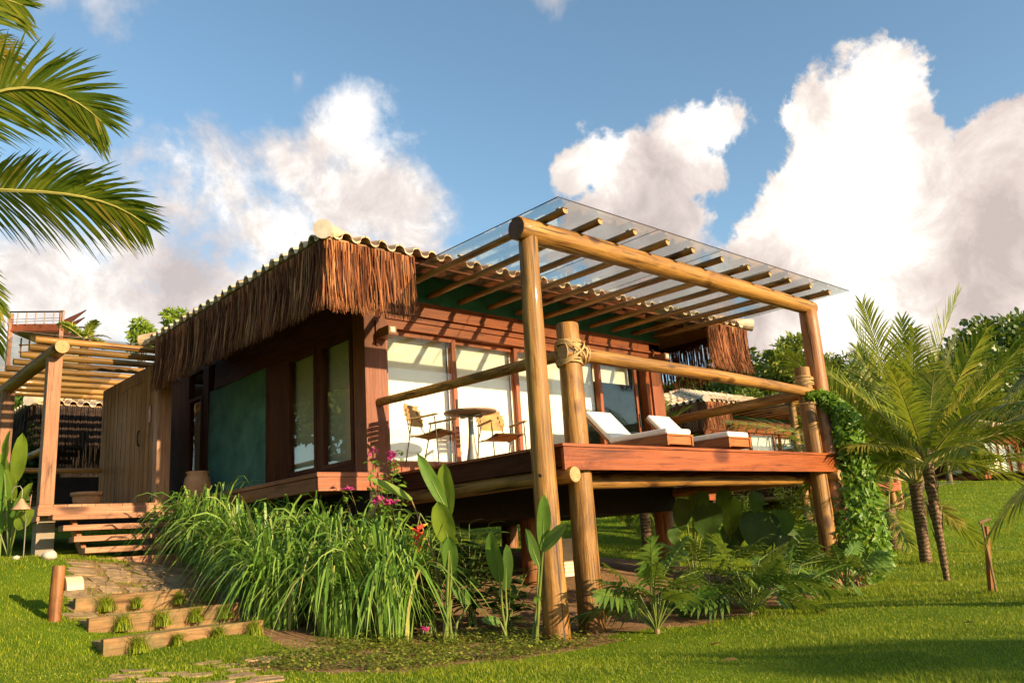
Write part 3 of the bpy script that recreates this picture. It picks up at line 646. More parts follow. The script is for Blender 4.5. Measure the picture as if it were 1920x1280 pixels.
    p(MB().box(.372, XR-.342, .04, .28, 2.1, 2.128), 'threshold', M['deck_x'])
    # bed seen through the right-hand doors
    b = MB().box(3.6, 5.6, 1.3, 3.3, 2.1, 2.45); bd = p(b, 'bed', M['deck_x']); p(MB().box(3.58, 5.62, 1.28, 3.3, 2.452, 2.7), 'mattress', M['white_fabric'], bd, bevel=.04)
    q = MB(); q.box(3.8, 4.5, 1.5, 1.9, 2.703, 3.0); p(q, 'pillow', M['white_fabric'], bd, bevel=.1)
    # roof and fringes
    rf = roof_mesh(-1.19, 8.53, -1.02, 5.30, 5.006, R_(17.5), parent=T)
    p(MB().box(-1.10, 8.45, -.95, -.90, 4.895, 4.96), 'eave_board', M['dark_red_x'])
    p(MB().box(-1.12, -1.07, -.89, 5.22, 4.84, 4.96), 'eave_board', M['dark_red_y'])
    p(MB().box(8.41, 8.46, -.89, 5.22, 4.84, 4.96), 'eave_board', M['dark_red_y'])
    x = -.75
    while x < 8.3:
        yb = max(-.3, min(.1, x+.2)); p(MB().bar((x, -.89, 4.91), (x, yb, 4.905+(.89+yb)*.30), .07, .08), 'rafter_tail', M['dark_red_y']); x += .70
    fringe((-1.16, 4.93, 4.94), (-1.16, -1.06, 4.94), .94, (-1,0,0), T, seed=1, dens=120)
    fringe((-1.22, -.99, 4.94), (.17, -.99, 4.94), .94, (0,-1,0), T, seed=2, dens=140)
    fringe((7.10, -.99, 4.92), (8.50, -.99, 4.92), .94, (0,-1,0), T, seed=3, dens=110, flare=.16)
    fringe((8.49, -.96, 4.92), (8.49, 5.25, 4.92), .96, (1,0,0), T, seed=4, dens=60)
    p(MB().box(XR, 8.4, 3.2, 3.3, 4.6, 4.95), 'soffit_board', M['dark_red_x'])
    return T
bung = make_bungalow()
# wall lamps on the corner posts
def wall_lamp(loc, label):
    T = thing('wall_lamp', label, 'wall lamp', loc, 'lamps on the corner posts'); x, y, z = loc
    MB().box(x-.07, x+.07, y-.30, y-.01, z-.055, z+.07).build('body', M['porch_y'], T, bevel=.006)
    MB().box(x-.085, x+.085, y-.32, y+.0, z-.075, z-.057).build('base', M['red_x'], T)
    MB().box(x-.04, x+.04, y-.306, y-.301, z-.03, z+.045).build('lamp_face', M['lamp_glass'], T)
    MB().box(x-.10, x-.05, y-.03, y-.0, z-.17, z+.2).build('bracket', M['red_z'], T)
    return T
wall_lamp((.28, 0, 4.1), 'small square timber wall lamp on the left corner post, just under the thatch end')
wall_lamp((6.72, -.01, 4.35), 'small pale wall lamp high on the right corner post, beyond the glass doors')
# ------------------------------------------------------------------ terrace deck
def make_deck():
    T = thing('terrace_deck', 'nearest red timber terrace on log posts with rope-lashed log handrail, carrying the sun loungers', 'terrace', (.48, -3.28, 0))
    p = lambda mb, name, mat, par=T, **k: mb.build(name, mat, par, **k)
    x0, x1, y0 = .5, 7.02, -3.27
    b = MB(); y = y0-.02
    while y < -.12: b.box(x0-.03, x1+.03, y, y+.115, 2.066, 2.10); y += .121
    p(b, 'floor_boards', M['deck_x'])
    p(MB().box(x0, x1, y0, y0+.045, 1.80, 2.062), 'front_fascia', M['deck_x'], bevel=.004)
    p(MB().box(x0, x0+.045, y0+.048, -.1, 1.84, 2.062), 'side_fascia', M['dark_red_y']); p(MB().box(x1-.045, x1, y0+.048, -.1, 1.84, 2.062), 'side_fascia', M['dark_red_y'])
    j = MB(); x = x0+.6
    while x < x1-.3: j.box(x, x+.06, y0+.05, -.05, 1.85, 2.06); x += .7
    p(j, 'joists', M['dark_red_y'])
    for x in (x0+.09, x1-.12): p(MB().log((x, y0-.05, 1.745), (x, .3, 1.745), .092, .10, 14), 'bearer_log', [M['log_y'], M['log_end']], smooth=True)
    p(MB().log((1.15, -2.80, 1.70), (6.60, -2.80, 1.72), .088, .078, 14, bend=.03), 'cross_log', [M['log_x'], M['log_end']], smooth=True)
    bl = (.95, -3.05); cr = (6.72, -3.05)
    p(MB().log((bl[0], bl[1], -.6), (bl[0]+.02, bl[1], 3.60), .155, .138, 16, .025), 'rail_post', [M['log_z'], M['log_end']], smooth=True)
    p(MB().log((cr[0], cr[1], -.6), (cr[0]-.02, cr[1], 3.56), .152, .125, 16, .025), 'rail_post', [M['log_z'], M['log_end']], smooth=True)
    rl = []
    rl.append(p(MB().log((bl[0]-.14, bl[1]-.05, 3.23), (cr[0]+.12, cr[1]-.03, 3.15), .092, .082, 14, .035, .05), 'handrail', [M['log_x'], M['log_end']], smooth=True))
    rl.append(p(MB().log((bl[0]-.1, bl[1]+.1, 3.21), (.22, -.0, 3.10), .075, .062, 12, .04, .04), 'handrail', [M['log_y'], M['log_end']], smooth=True))
    rl.append(p(MB().log((cr[0], cr[1]+.1, 3.13), (7.06, .12, 3.14), .095, .08, 12, .035), 'handrail', [M['log_y'], M['log_end']], smooth=True))
    def lash(c, r, z0, z1, turns, extra=True):
        m = MB(); rr = random.Random(turns); 
        for k in range(turns):
            z = z0+(z1-z0)*k/(turns-1); tz = rr.uniform(-.03, .03); ph = rr.uniform(0, 6); P = []
            for i in range(25):
                a = 2*math.pi*i/24; P.append((c[0]+(r+rr.uniform(0, .012))*math.cos(a), c[1]+(r+.005)*math.sin(a), z+tz*math.sin(a+ph)))
            m.tube(P, .0085, 6, False)
        return m
    m = lash((bl[0]+.01, bl[1]), .150, 3.09, 3.38, 20)
    for k in range(9):   # turns round the rail next to the post
        P = []; xx = bl[0]+rnd(-.12, .26) if k < 8 else bl[0]-.14
        for i in range(21):
            a = 2*math.pi*i/20; P.append((xx+.04*math.sin(a+k), bl[1]-.05+.108*math.cos(a), 3.23+.108*math.sin(a)))
        m.tube(P, .0085, 6, False)
    for k in range(6):   # crossing turns over the joint
        P = []
        for i in range(31):
            a = 2*math.pi*i/30; s = 1 if k % 2 else -1; P.append((bl[0]+.175*math.cos(a), bl[1]-.03+.185*math.sin(a), 3.23+s*(.10+.012*k)*math.cos(a)))
        m.tube(P, .009, 6, False)
    p(m, 'rope_lashing', M['rope'], smooth=True)
    m = lash(cr, .142, 3.27, 3.40, 9); m2 = lash(cr, .15, 2.95, 2.97, 3); m.v, m.f, m.m = m.v+m2.v, m.f+[tuple(i+len(m.v) for i in f) for f in m2.f], m.m+m2.m
    p(m, 'rope_lashing', M['rope'], smooth=True)
    return T
deck = make_deck()
# ------------------------------------------------------------------ pergola over the terrace
def make_pergola():
    T = thing('pergola', 'nearest log pergola with thick front beam and glass roof over the terrace with loungers', 'pergola', (.3, -3.15, 0))
    p = lambda mb, name, mat, par=T, **k: mb.build(name, mat, par, **k)
    p(MB().log((.30, -3.15, -.6), (.30, -3.15, 4.60), .150, .115, 18, .025, .02, seed=5), 'post', [M['log_z'], M['log_end']], smooth=True)
    p(MB().log((7.03, -3.15, -.6), (7.03, -3.15, 4.58), .175, .15, 18, .025, .02, seed=6), 'post', [M['redlog_z'], M['log_end']], smooth=True)
    bm = p(MB().log((.13, -3.15, 4.66), (7.17, -3.15, 4.66), .150, .128, 20, .03, .03, seed=7), 'beam', [M['log_x'], M['log_end_dark']], smooth=True)
    p(MB().lathe([(.0,0),(.145,0),(.15,.0),(.15,.004)], n=20), 'end_grain', M['log_end_dark'], bm) if False else None
    XO = [.55, 1.17, 1.85, 2.54, 3.12, 3.84, 4.54, 5.15, 5.76, 6.43, 7.08]
    for i, x in enumerate(XO):
        xi = .45+i*(6.62-.45)/10.
        p(MB().log((x, -3.56, 4.835), (xi+.1, -.02, 4.80), .048, .044, 10, .05, .0, seed=20+i), 'rafter', [M['log_y'], M['log_end']], smooth=True)
    gx = [.30, 2.20, 3.68, 5.16, 6.46, 7.56]
    for i in range(5):
        g = MB().box(gx[i]+.003, gx[i+1]-.003, -3.70, -.62, 4.892, 4.900); o = p(g, 'glass_panel', M['roof_glass'])
    for x in gx[1:5]: p(MB().box(x-.006, x+.006, -3.70, -.62, 4.9005, 4.904), 'glass_joint', M['dark_metal'])
    for x in XO[::2]: p(MB().box(x-.03, x+.03, -3.50, -3.44, 4.878, 4.8915).box(x-.03, x+.03, -1.6, -1.54, 4.872, 4.8915), 'pad', M['white_paint'])
    p(MB().box(.30, 7.56, -3.706, -3.7005, 4.89, 4.902).box(.294, .2995, -3.70, -.62, 4.89, 4.902), 'glass_edge', M['dark_metal'])
    bolt = MB().lathe([(0,-.02),(.02,-.02),(.02,.0),(0,.0)], n=8); bolt.v = [(.30+v[2]-.133, -3.15+v[0]-.06, 1.74+v[1]) for v in bolt.v]
    p(bolt, 'bolt', M['dark_metal'])
    return T
perg = make_pergola()
# ------------------------------------------------------------------ entrance porch
PX = -2.78
def make_porch():
    T = thing('entrance_porch', 'entrance porch with log slats overhead, plank door and open stair left of the bungalow', 'porch', (PX, 5.0, 1.2))
    p = lambda mb, name, mat, par=T, **k: mb.build(name, mat, par, **k)
    b = MB(); x = PX-.12
    while x < -.88: b.box(x, x+.20, 4.9, 9.2, 2.062, 2.10); x += .208
    p(b, 'floor_boards', M['porch_y'])
    p(MB().box(PX-.14, -.80, 4.86, 4.898, 1.93, 2.058), 'front_fascia', M['porch_x']); p(MB().box(PX-.14, PX-.1, 4.9, 9.2, 1.85, 2.06), 'side_fascia', M['porch_y'])
    for (x, y) in ((PX+.05, 5.25), (-1.0, 5.25), (PX+.05, 8.3)): p(MB().box(x-.13, x+.13, y-.13, y+.13, .4, 1.93), 'pier', M['concrete'])
    p(MB().box(PX-.11, PX+.10, 4.93, 5.12, 2.102, 4.50), 'post', M['porch_z'], bevel=.008)
    p(MB().box(PX-.11, PX+.10, 8.2, 8.4, 2.102, 4.50), 'post', M['porch_z'], bevel=.008)
    p(MB().box(-1.10, -.86, 5.0, 5.2, 2.102, 5.0), 'post', M['porch_z'], bevel=.008)
    p(MB().log((PX+.0, 4.62, 4.60), (PX+.0, 10.2, 4.60), .115, .12, 16, .03), 'beam', [M['log_y'], M['log_end']], smooth=True)
    for i in range(9):
        y = 4.98+i*.60; p(MB().log((PX-.28+rnd(-.05,.05), y, 4.77), (.3, y, 4.79), .06, .06, 12, .04, seed=50+i), 'pole', [M['log_x'], M['log_end']], smooth=True)
    p(MB().box(PX-.6, -1.02, 4.86, 10.2, 4.845, 4.853), 'glass_roof', M['roof_glass'])
    p(MB().log((PX, 5.1, 3.02), (PX, 8.3, 3.02), .06, .06, 10), 'handrail', [M['log_y'], M['log_end']], smooth=True)
    p(MB().log((PX, 8.5, 3.02), (-1.0, 8.5, 3.02), .05, .05, 10), 'handrail', [M['log_x'], M['log_end']], smooth=True)
    # plank screen with the door
    s = MB(); y = 5.22; i = 0
    while y < 6.05: s.box(-.97-.008*(i % 2), -.90, y, y+.099, 2.10, 4.70); y += .112; i += 1
    y = 7.5
    while y < 8.6: s.box(-.97-.008*(i % 2), -.90, y, y+.099, 2.10, 4.70); y += .112; i += 1
    s.box(-.97, -.90, 6.06, 7.49, 4.46, 4.70)
    p(s, 'plank_wall', M['plank_z'])
    d = MB(); y = 6.08
    while y < 7.42: d.box(-.985-.006*(int(y*7.4) % 2), -.92, y, y+.121, 2.12, 4.44); y += .134
    dr = p(d, 'door', M['plank_z'])
    h = MB(); P = []
    for i in range(13):
        a = math.pi*(i/12-.5); P.append((-1.0-.05*math.cos(a), 6.24-.07*math.cos(a), 3.38+.14*math.sin(a)))
    h.tube(P, .016, 8); p(h, 'handle', M['dark_metal'], dr); p(MB().lathe([(0,0),(.03,0),(.03,.02),(0,.02)], (-.995, 6.26, 3.13), 10), 'lock', M['grey_metal'], dr)
    # open stair
    for k in range(4):
        yy = 4.86-.26*k; z = 1.925-.18*k; p(MB().box(PX+.0+.09*k, -.62+.05*k, yy-.31, yy-.03, z-.085, z), 'step', M['porch_x'], bevel=.006)
    for x in (PX+.36, -.95):
        p(MB().bar((x, 4.85, 1.80), (x, 3.80, 1.06), .07, .14), 'stringer', M['porch_y'])
    p(MB().box(PX+.38, -.5, 3.58, 3.72, 1.0, 1.22), 'bottom_riser', M['porch_x'], bevel=.01)
    return T
porch = make_porch()
# back part of the house beyond the porch
def rear_pavilion():
    T = thing('thatched_outbuilding', 'dark thatched outbuilding with a tiled eave glimpsed behind the entrance porch', 'outbuilding', tuple(at(120, 960, 19.5)))
    c = at(66, 752, 18.5); x, y, z = c
    roof_mesh(x-.05, x+9, y, y+2.6, z-.02, R_(17), parent=T)
    for o in (fringe((x, y+.02, z-.08), (x+4.5, y+.02, z-.08), 1.0, (0,-1,0), T, seed=9, dens=50), fringe((x, y+2.5, z-.08), (x, y+.02, z-.08), 1.0, (-1,0,0), T, seed=10, dens=50)): o.data.materials[0] = M['shade_dark_thatch']
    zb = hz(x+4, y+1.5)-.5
    MB().box(x+.9, x+8, y+1.6, y+2.4, zb, z-.1).build('wall', M['shade_dark_boards'], T)
    for xx in (x+.4, x+3.2): MB().box(xx, xx+.16, y+.35, y+.5, zb, z-.05).build('post', M['shade_dark_boards'], T)
rear_pavilion()
# ------------------------------------------------------------------ neighbours along the slope
def neighbour(off, lb, ld, lp):
    for o, l in ((bung, lb), (deck, ld), (perg, lp)):
        c = copy_tree(o); c.location = Vector(o.location)+Vector(off); c['label'] = l
NB = at(1322, 752, 26.5)-V3(-1.16, -.97, 4.95)
neighbour(NB, 'second bungalow with sunlit tiled roof, seen under the right handrail of the nearest terrace', 'terrace of the second bungalow, behind the sun loungers', 'log pergola of the second bungalow, seen past the far right terrace post')
NC = at(1856, 798, 50)-V3(-1.16, -.97, 4.95)
neighbour(NC, 'farthest bungalow, blue-green wall and pale tiles partly hidden by palms at the right edge', 'terrace of the farthest bungalow at the right edge', 'log pergola of the farthest bungalow at the right edge')
for o, g in ((bung, 'bungalows along the slope'), (deck, 'terraces of the bungalows'), (perg, 'pergolas over the terraces')):
    for q in [x for x in COL.objects if x.parent is None and x.name.split('.')[0] == o.name]: q['group'] = g
# red timber lookout on the hill, far left
def lookout():
    c = at(113, 640, 42); x, y, z = c
    T = thing('timber_lookout', 'dark red timber building with railed roof deck and pointed brackets, on the far left hill', 'lookout building', (x, y, hz(x, y)))
    s = 42/1538.67; d = V3(*CR); d.z = 0; d.normalize(); back = V3(-d.y, d.x, 0); c = V3(x, y, z)
    P = lambda u, v, w: c+d*(u*s)+V3(0,0,v*s)+back*w
    red, rz_ = M['red_x'], M['red_z']
    for u in (0, -95):
        for w in (0, 3): MB().bar(P(u, -330, w), P(u, 60, w), .2, .2).build('post', rz_, T)
    for w in (0, 3): MB().bar(P(-98, 32, w), P(4, 26, w), .12, .42).build('beam', red, T)
    MB().bar(P(-98, 27, 1.5), P(4, 22, 1.5), 3.2, .08).build('deck', red, T)
    for w in (-.1, 3.1):
        r = MB(); r.bar(P(-98, 63, w), P(4, 57, w), .07, .07)
        for k in range(7): r.bar(P(-98+k*17, 36, w), P(-98+k*17, 60-k*.6, w), .06, .06)
        r.bar(P(-98, 48, w), P(4, 45, w), .02, .02).bar(P(-98, 43, w), P(4, 40, w), .02, .02); r.build('railing', M['dark_metal'], T)
    wl = MB()
    for k in range(7): wl.bar(P(-95+k*16, -6, 1), P(-95+k*16, 22, 1), .07, .05)
    wl.bar(P(-98, 8, 1), P(2, 6, 1), .08, .06); wl.bar(P(-98, -6, 1), P(2, -8, 1), .08, .06); wl.build('window_grid', rz_, T)
    MB().bar(P(-95, -40, 2.0), P(2, -40, 2.0), .12, 7*s*14).build('wall', M['cream_wall'], T)
    for (a, b) in (((4, 34), (56, 52)), ((4, 22), (54, 38)), ((4, 2), (50, 14))):
        m = MB(); p0, p1, q = P(a[0], a[1]-8, 0), P(a[0], a[1]+8, 0), P(b[0], b[1], -.6); t = back*.10
        m.add([p0, p1, q, p0+t, p1+t, q+t], [(0,2,1),(3,4,5),(0,1,4,3),(1,2,5,4),(2,0,3,5)]); m.build('bracket', red, T)
lookout()
# ------------------------------------------------------------------ plants
def bez(P, t):
    P = [Vector(p) for p in P]
    while len(P) > 1: P = [P[i].lerp(P[i+1], t) for i in range(len(P)-1)]
    return P[0]
def frond(P, nl, L, wid, droop=.35, ang=55, vee=.35, r0=.02, rr=None, segs=4, start=.12, roll=0, sag=0, tipang=22, prof=None):
    """palm leaf: rachis along Bezier points P, nl leaflet pairs; returns a mesh builder (slot 0 leaflets, slot 1 rachis)"""
    rr = rr or random; mb = MB(); K = 14
    pts = [bez(P, i/K) for i in range(K+1)]
    mb.mi = 1; mb.tube(pts, [r0*(1-.88*i/K) for i in range(K+1)], 5); mb.mi = 0
    for i in range(nl):
        t = start+(1-start)*(i+.5)/nl; p = bez(P, t); tg = (bez(P, min(1, t+.02))-bez(P, t-.02)).normalized()
        up = V3(0,0,1); side = tg.cross(up)
        if side.length < .15: side = tg.cross(V3(.3,.9,.1))
        side.normalize(); nrm = side.cross(tg).normalized()
        if roll: side, nrm = side*math.cos(roll)+nrm*math.sin(roll), nrm*math.cos(roll)-side*math.sin(roll)
        x = (t-start)/(1-start); ln = L*(prof(x) if prof else (.16+.86*math.sin(math.pi*min(1, x*.84+.13))**.75))
        a = R_(ang+(tipang-ang)*x**1.4)
        for s in (-1, 1):
            a2 = a+rr.gauss(0, .05); dirn = (tg*math.cos(a2)+side*s*math.sin(a2)+nrm*(vee*(1-.5*x)+rr.gauss(0, .05))).normalized()
            l = ln*rr.uniform(.88, 1.08); dr = droop*rr.uniform(.7, 1.35); C = []; W = []
            for k in range(segs+1):
                u = k/segs; C.append(p+dirn*(l*u)-V3(0,0,dr*l*u*u)); W.append(wid*((.55, 1, .9, .6, .06)[k] if segs == 4 else (1-u*.95)))
            wd = (tg*math.sin(a2)-side*s*math.cos(a2)*.6+V3(0,0,.35*s*0)).normalized(); wd = (wd-dirn*wd.dot(dirn)).normalized()
            mb.strip(C, W, wd)
    return mb
def rachis_dir_frond(T, base, az, el, ln, curve, nl, L, wid, mat, droop=.35, rr=None, r0=.018, name='frond', **k):
    rr = rr or random; d = V3(math.cos(az), math.sin(az), 0); b = Vector(base)
    p1 = b+(d*math.cos(el)+V3(0,0,math.sin(el)))*ln*.5; e2 = el-curve
    p2 = p1+(d*math.cos(e2)+V3(0,0,math.sin(e2)))*ln*.5
    return frond([b, p1, p2], nl, L, wid, droop, rr=rr, r0=r0, **k).build(name, [mat, M['rachis']], T)
def palm(name, label, foot, h, lean, r0, r1, nf, ln, L, wid, seed, group=None, el=(0.1, 1.25), nl=34, cat='palm tree', bulge=1.0, yellow=0, curve=(.7,1.3), ragged=False):
    rr = random.Random(seed); f = Vector(foot); T = thing(name, label, cat, f, group); top = f+Vector(lean)+V3(0,0,h)
    m = MB(); K = 14; pts = []; rad = []
    for i in range(K+1):
        t = i/K; q = bez([f-V3(0,0,.15), f+Vector(lean)*.25+V3(0,0,h*.5), top], t); pts.append(q); rad.append((r0+(r1-r0)*t)*(1+.25*bulge*max(0, 1-t*6))*rr.uniform(.95, 1.06))
    m.tube(pts, rad, 14); 
    if ragged:
        for i in range(26):
            t = rr.uniform(.35, 1); q = bez([f, f+Vector(lean)*.25+V3(0,0,h*.5), top], t); a = rr.uniform(0, 6.3); d = V3(math.cos(a), math.sin(a), 0); r = r0+(r1-r0)*t
            m.strip([q+d*r*.9-V3(0,0,.05), q+d*(r+.02)+V3(0,0,.12), q+d*(r+.07)+V3(0,0,.26)], [.09,.07,.015], d.cross(V3(0,0,1)))
    m.build('trunk', M['palm_bark'], T, smooth=True)
    for i in range(nf):
        az = i*2.399+rr.uniform(-.25, .25); u = (i+.5)/nf; e = el[1]+(el[0]-el[1])*u+rr.uniform(-.1, .1)
        rachis_dir_frond(T, top+V3(math.cos(az), math.sin(az), 0)*r1*.5, az, e, ln*rr.uniform(.85, 1.1), rr.uniform(*curve)*(.45+.75*u), nl, L*rr.uniform(.85, 1.1), wid,
                         M['palm_leaf_y'] if rr.random() < yellow*u*1.5 else M['palm_leaf'], rr=rr, r0=.016+.008*h/3, droop=.16+.36*u, roll=rr.uniform(-.5, .5))
    return T
def leaf_blade(a, b, w, face, sag=.1, fold=.25, curl=0, n=9, prof=None, wave=.0):
    """paddle leaf from base a to tip b; two half blades folded on the midrib"""
    a, b = Vector(a), Vector(b); t = (b-a).normalized(); L = (b-a).length; f = Vector(face); s = t.cross(f).normalized(); nrm = s.cross(t).normalized(); mb = MB()
    V = []; F = []; ph = random.random()*6
    for i in range(n+1):
        u = i/n; ww = w*.5*((math.sin(math.pi*min(1, u*.93+.045))**.55) if prof is None else prof(u))
        if i == n: ww = .002
        c = a.lerp(b, u)+nrm*(-sag*L*(u*u)+curl*math.sin(u*3)*.1)
        wv = wave*math.sin(u*14+ph); wv2 = wave*math.sin(u*11+ph*2)
        V += [c-s*ww*math.cos(fold)+nrm*(ww*math.sin(fold)+wv), c-s*ww*.5*math.cos(fold)+nrm*(ww*.55*math.sin(fold)), c, c+s*ww*.5*math.cos(fold)+nrm*(ww*.55*math.sin(fold)), c+s*ww*math.cos(fold)+nrm*(ww*math.sin(fold)+wv2)]
    for i in range(n):
        for k in range(4): F.append((5*i+k, 5*i+k+1, 5*i+k+6, 5*i+k+5))
    return mb.add(V, F)
def toward(p, up=.2):   # a direction from p into the open lawn, where the light comes from
    d = SUN*1.0+V3(-.5, -.3, up); return d.normalized()
# --- tall ornamental grass
def grass_clump(foot, h, nb, spread, label, group, seed):
    rr = random.Random(seed); f = Vector(foot); T = None; mb = MB()
    for i in range(int(nb*1.0)):
        a = rr.uniform(0, 6.283); r = rr.random()**.6*.22; b = f+V3(math.cos(a)*r, math.sin(a)*r, -.05); a += rr.gauss(0, .5)
        d = V3(math.cos(a), math.sin(a), 0); L = h*rr.uniform(.8, 1.4); lean = rr.uniform(.08, .85)*spread; arch = rr.uniform(.35, 1.45)
        p1 = b+V3(0,0,L*.55)+d*L*.12*lean; p2 = b+V3(0,0,L*(.95-.25*arch))+d*L*.42*lean; p3 = b+V3(0,0,L*(.9-.62*arch))+d*L*(.5+.35*arch)*lean
        w = rr.uniform(.020, .044); tw = rr.uniform(-.7, .7); C = []; W = []; D = []
        s0 = d.cross(V3(0,0,1)).normalized()
        for k in range(8):
            u = k/7; C.append(bez([b, p1, p2, p3], u)); W.append(w*(.7, .95, 1, 1, .92, .75, .5, .06)[k]); D.append((s0*math.cos(tw*u*1.6)+V3(0,0,1)*math.sin(tw*u*1.6)).normalized())
        mb.strip(C, W, D)
    o = mb.build('ornamental_grass', M['ornamental']); tag(o, label, 'ornamental grass', group, 'thing')
    return o
GL = 'tall arching green grass clump in the bed below the left wall'; GG = 'clumps of ornamental grass'
for i, (x, y, h, nb) in enumerate([(-1.58,-.50,1.2,330),(-1.22,-1.20,1.25,360),(-.88,-1.75,1.3,360),(-1.32,.45,1.35,330),(-.95,-.75,1.45,360),(-.75,-1.25,1.4,340),(-1.2,1.5,1.3,300),(-.75,.4,1.45,320),(-1.05,2.7,1.3,300),(-.95,3.6,1.25,260),(-.5,1.7,1.3,240)]):
    grass_clump((x, y, hz(x, y)), h*1.1, nb, .84, GL, GG, 100+i)
# --- small tufts on the timber treads
def tuft(x, y, z, s, seed):
    r = np.random.default_rng(seed); n = 190; a = r.uniform(0, 6.28, n); q = r.uniform(0, .055, n)*s
    o = blades('grass_tuft', x+q*np.cos(a), y+q*np.sin(a), np.full(n, z-.01), r.uniform(.05, .13, n)*s, np.full(n, .008), r.uniform(.3, 1.3, n), M['lawn_blade'], 3, yaw=a+np.pi/2)
    return tag(o, 'spiky grass tuft growing along the timber path edgings', 'grass tuft', 'grass tufts on the timber treads', 'thing')
def sleepers():
    lab = ['timber edging across the path, nearest the camera', 'middle of three timber edgings across the path', 'timber edging across the path, nearest the entrance stair']
    for k, (x0, y0, x1, y1, d0, hh) in enumerate([(190,1226,428,1190,7.8,.135),(163,1184,392,1150,8.45,.135),(138,1147,345,1116,9.2,.15)]):
        a = at(x0, y0, d0); b = bp(x1, y1, 1, a.y); b = V3(a.x+1.62+.0*k, a.y, a.z)
        T = MB().box(a.x, b.x, a.y-.045, a.y+.045, a.z-.12, a.z+hh).build('timber_edging', M['sleeper_x'], None, bevel=.008); tag(T, lab[k], 'path edging', 'timber edgings of the path')
        # earth held back by the edging
        for i in range(4):
            tuft(a.x+.28+i*.40+rnd(-.06, .06), a.y-.11, a.z-.01, rnd(1.7, 2.6), 300+k*10+i)
        SL.append((a, b, hh))
SL = []
sleepers()
def treads():
    m = MB()
    for k, (a, b, hh) in enumerate(SL):
        y1 = SL[k+1][0].y-.046 if k < 2 else a.y+.5
        m.box(a.x+.03, b.x-.03, a.y+.046, y1, a.z-.15, a.z+hh-.035)
    tag(m.build('path_treads', simple('tread_earth', (.30,.22,.10), .95, .4, 9, .6)), kind='structure')
treads()
# --- heliconias by the terrace corner
def heliconia(label, foot, leaves, d, stems=True, seed=0, mat='big_leaf'):
    rr = random.Random(seed); f = at(foot[0], foot[1], d); f.z = hz(f.x, f.y); T = thing('heliconia', label, 'heliconia', f, 'heliconias beside the terrace')
    for (bx, by, tx, ty, w, dd, face, sag, mt) in leaves:
        a = at(bx, by, d+dd); b = at(tx, ty, d+dd-.12)
        fc = V3(*(-CF))*face[0]+V3(*CR)*face[1]+V3(0,0,face[2])
        l = leaf_blade(a, b, w, fc, sag, .3, wave=.006).build('leaf', M[mt or mat], T, smooth=True)
        m = MB(); m.tube([f+V3(rr.uniform(-.05, .05), rr.uniform(-.05, .05), -.05), f.lerp(a, .5)+V3(rr.uniform(-.02, .02), 0, .0), a, a.lerp(b, .5)-V3(0,0,0)], [.017, .014, .011, .004], 7); m.build('stem', M['stem'], T, smooth=True)
    return T
H1 = heliconia('tall heliconia with two upright paddle leaves left of the terrace corner posts', (838,1178), [
    (836,952,783,850,.155,0,(1,.25,.2),.02,None), (842,965,832,868,.21,.05,(1,-.25,.2),.03,'bright_leaf'), (842,1020,822,935,.25,-.12,(1,-.1,.5),-.10,'bright_leaf'), (846,1075,842,1005,.18,-.05,(1,.1,.1),.02,None),
    (848,1110,838,1010,.16,.05,(.9,.6,.1),.05,None), (836,1070,832,960,.13,.25,(1,.4,.1),.0,'dark_leaf'), (880,1130,850,1100,.13,.1,(1,.3,.4),.1,None)], 8.95, seed=1)
heliconia('heliconia with one broad hanging leaf under the terrace edge', (950,1185), [
    (938,1090,918,998,.19,0,(1,-.3,.1),.03,None), (948,1105,950,1020,.16,.15,(.8,.5,.1),.0,'dark_leaf'), (938,1165,905,1160,.10,.0,(1,.1,.5),.1,None)], 8.9, seed=2)
heliconia('heliconia with pointed leaves right against the tall left pergola post', (1005,1192), [
    (1018,1030,1020,926,.155,-.1,(1,.15,.1),.02,None), (1018,1032,1058,982,.15,-.15,(.9,-.2,.6),.08,'mid_leaf'), (1010,1060,985,990,.13,.1,(.9,.5,.1),.0,'dark_leaf'), (1012,1128,1004,1120,.09,-.05,(1,0,.3),.1,None)], 8.55, seed=3)
# the folded yellowing leaf
l = leaf_blade(at(772,938,9.2), at(690,902,9.1), .16, V3(*(-CF))*.6+V3(0,0,.8), -.06, .5).build('leaf', M['bright_leaf'], H1, smooth=True)
MB().tube([at(835,1175,8.95), at(812,1040,9.1), at(772,938,9.2)], [.016,.012,.008], 7).build('stem', M['stem_brown'], H1, smooth=True)
def hanging_flower():
    T = thing('heliconia_flower', 'hanging red and yellow lobster-claw flower beside the tall grass', 'flower', at(785,985,8.95), None); mb = MB(); yb = MB()
    for i in range(7):
        c = at(784+(1 if i % 2 else -1), 990+i*6.3, 8.95); s = -1 if i % 2 else 1; d = V3(*CR)*s; d = (d+V3(0,0,.45)).normalized(); sz = .125*(1-.07*i)
        for q, (m, k0, k1) in enumerate(((mb, 0, .7), (yb, .6, 1))):
            m.tube([c+d*sz*(k0+(k1-k0)*t) for t in (0,.35,.7,1)], [sz*.22*(1-(k0+(k1-k0)*t))**.8+.002 for t in (0,.35,.7,1)], 7)
    mb.tube([at(784,1035,8.95), at(783,985,8.95)], [.006,.008], 6); MB().tube([at(783,985,8.95), at(788,962,9.0), at(802,985,9.05), at(828,1100,9.1)], [.007,.007,.007,.009], 6).build('stalk', M['stem'], T, smooth=True)
    mb.build('bracts', M['red_bract'], T, smooth=True); yb.build('bract_tips', M['yellow_bract'], T, smooth=True)
hanging_flower()
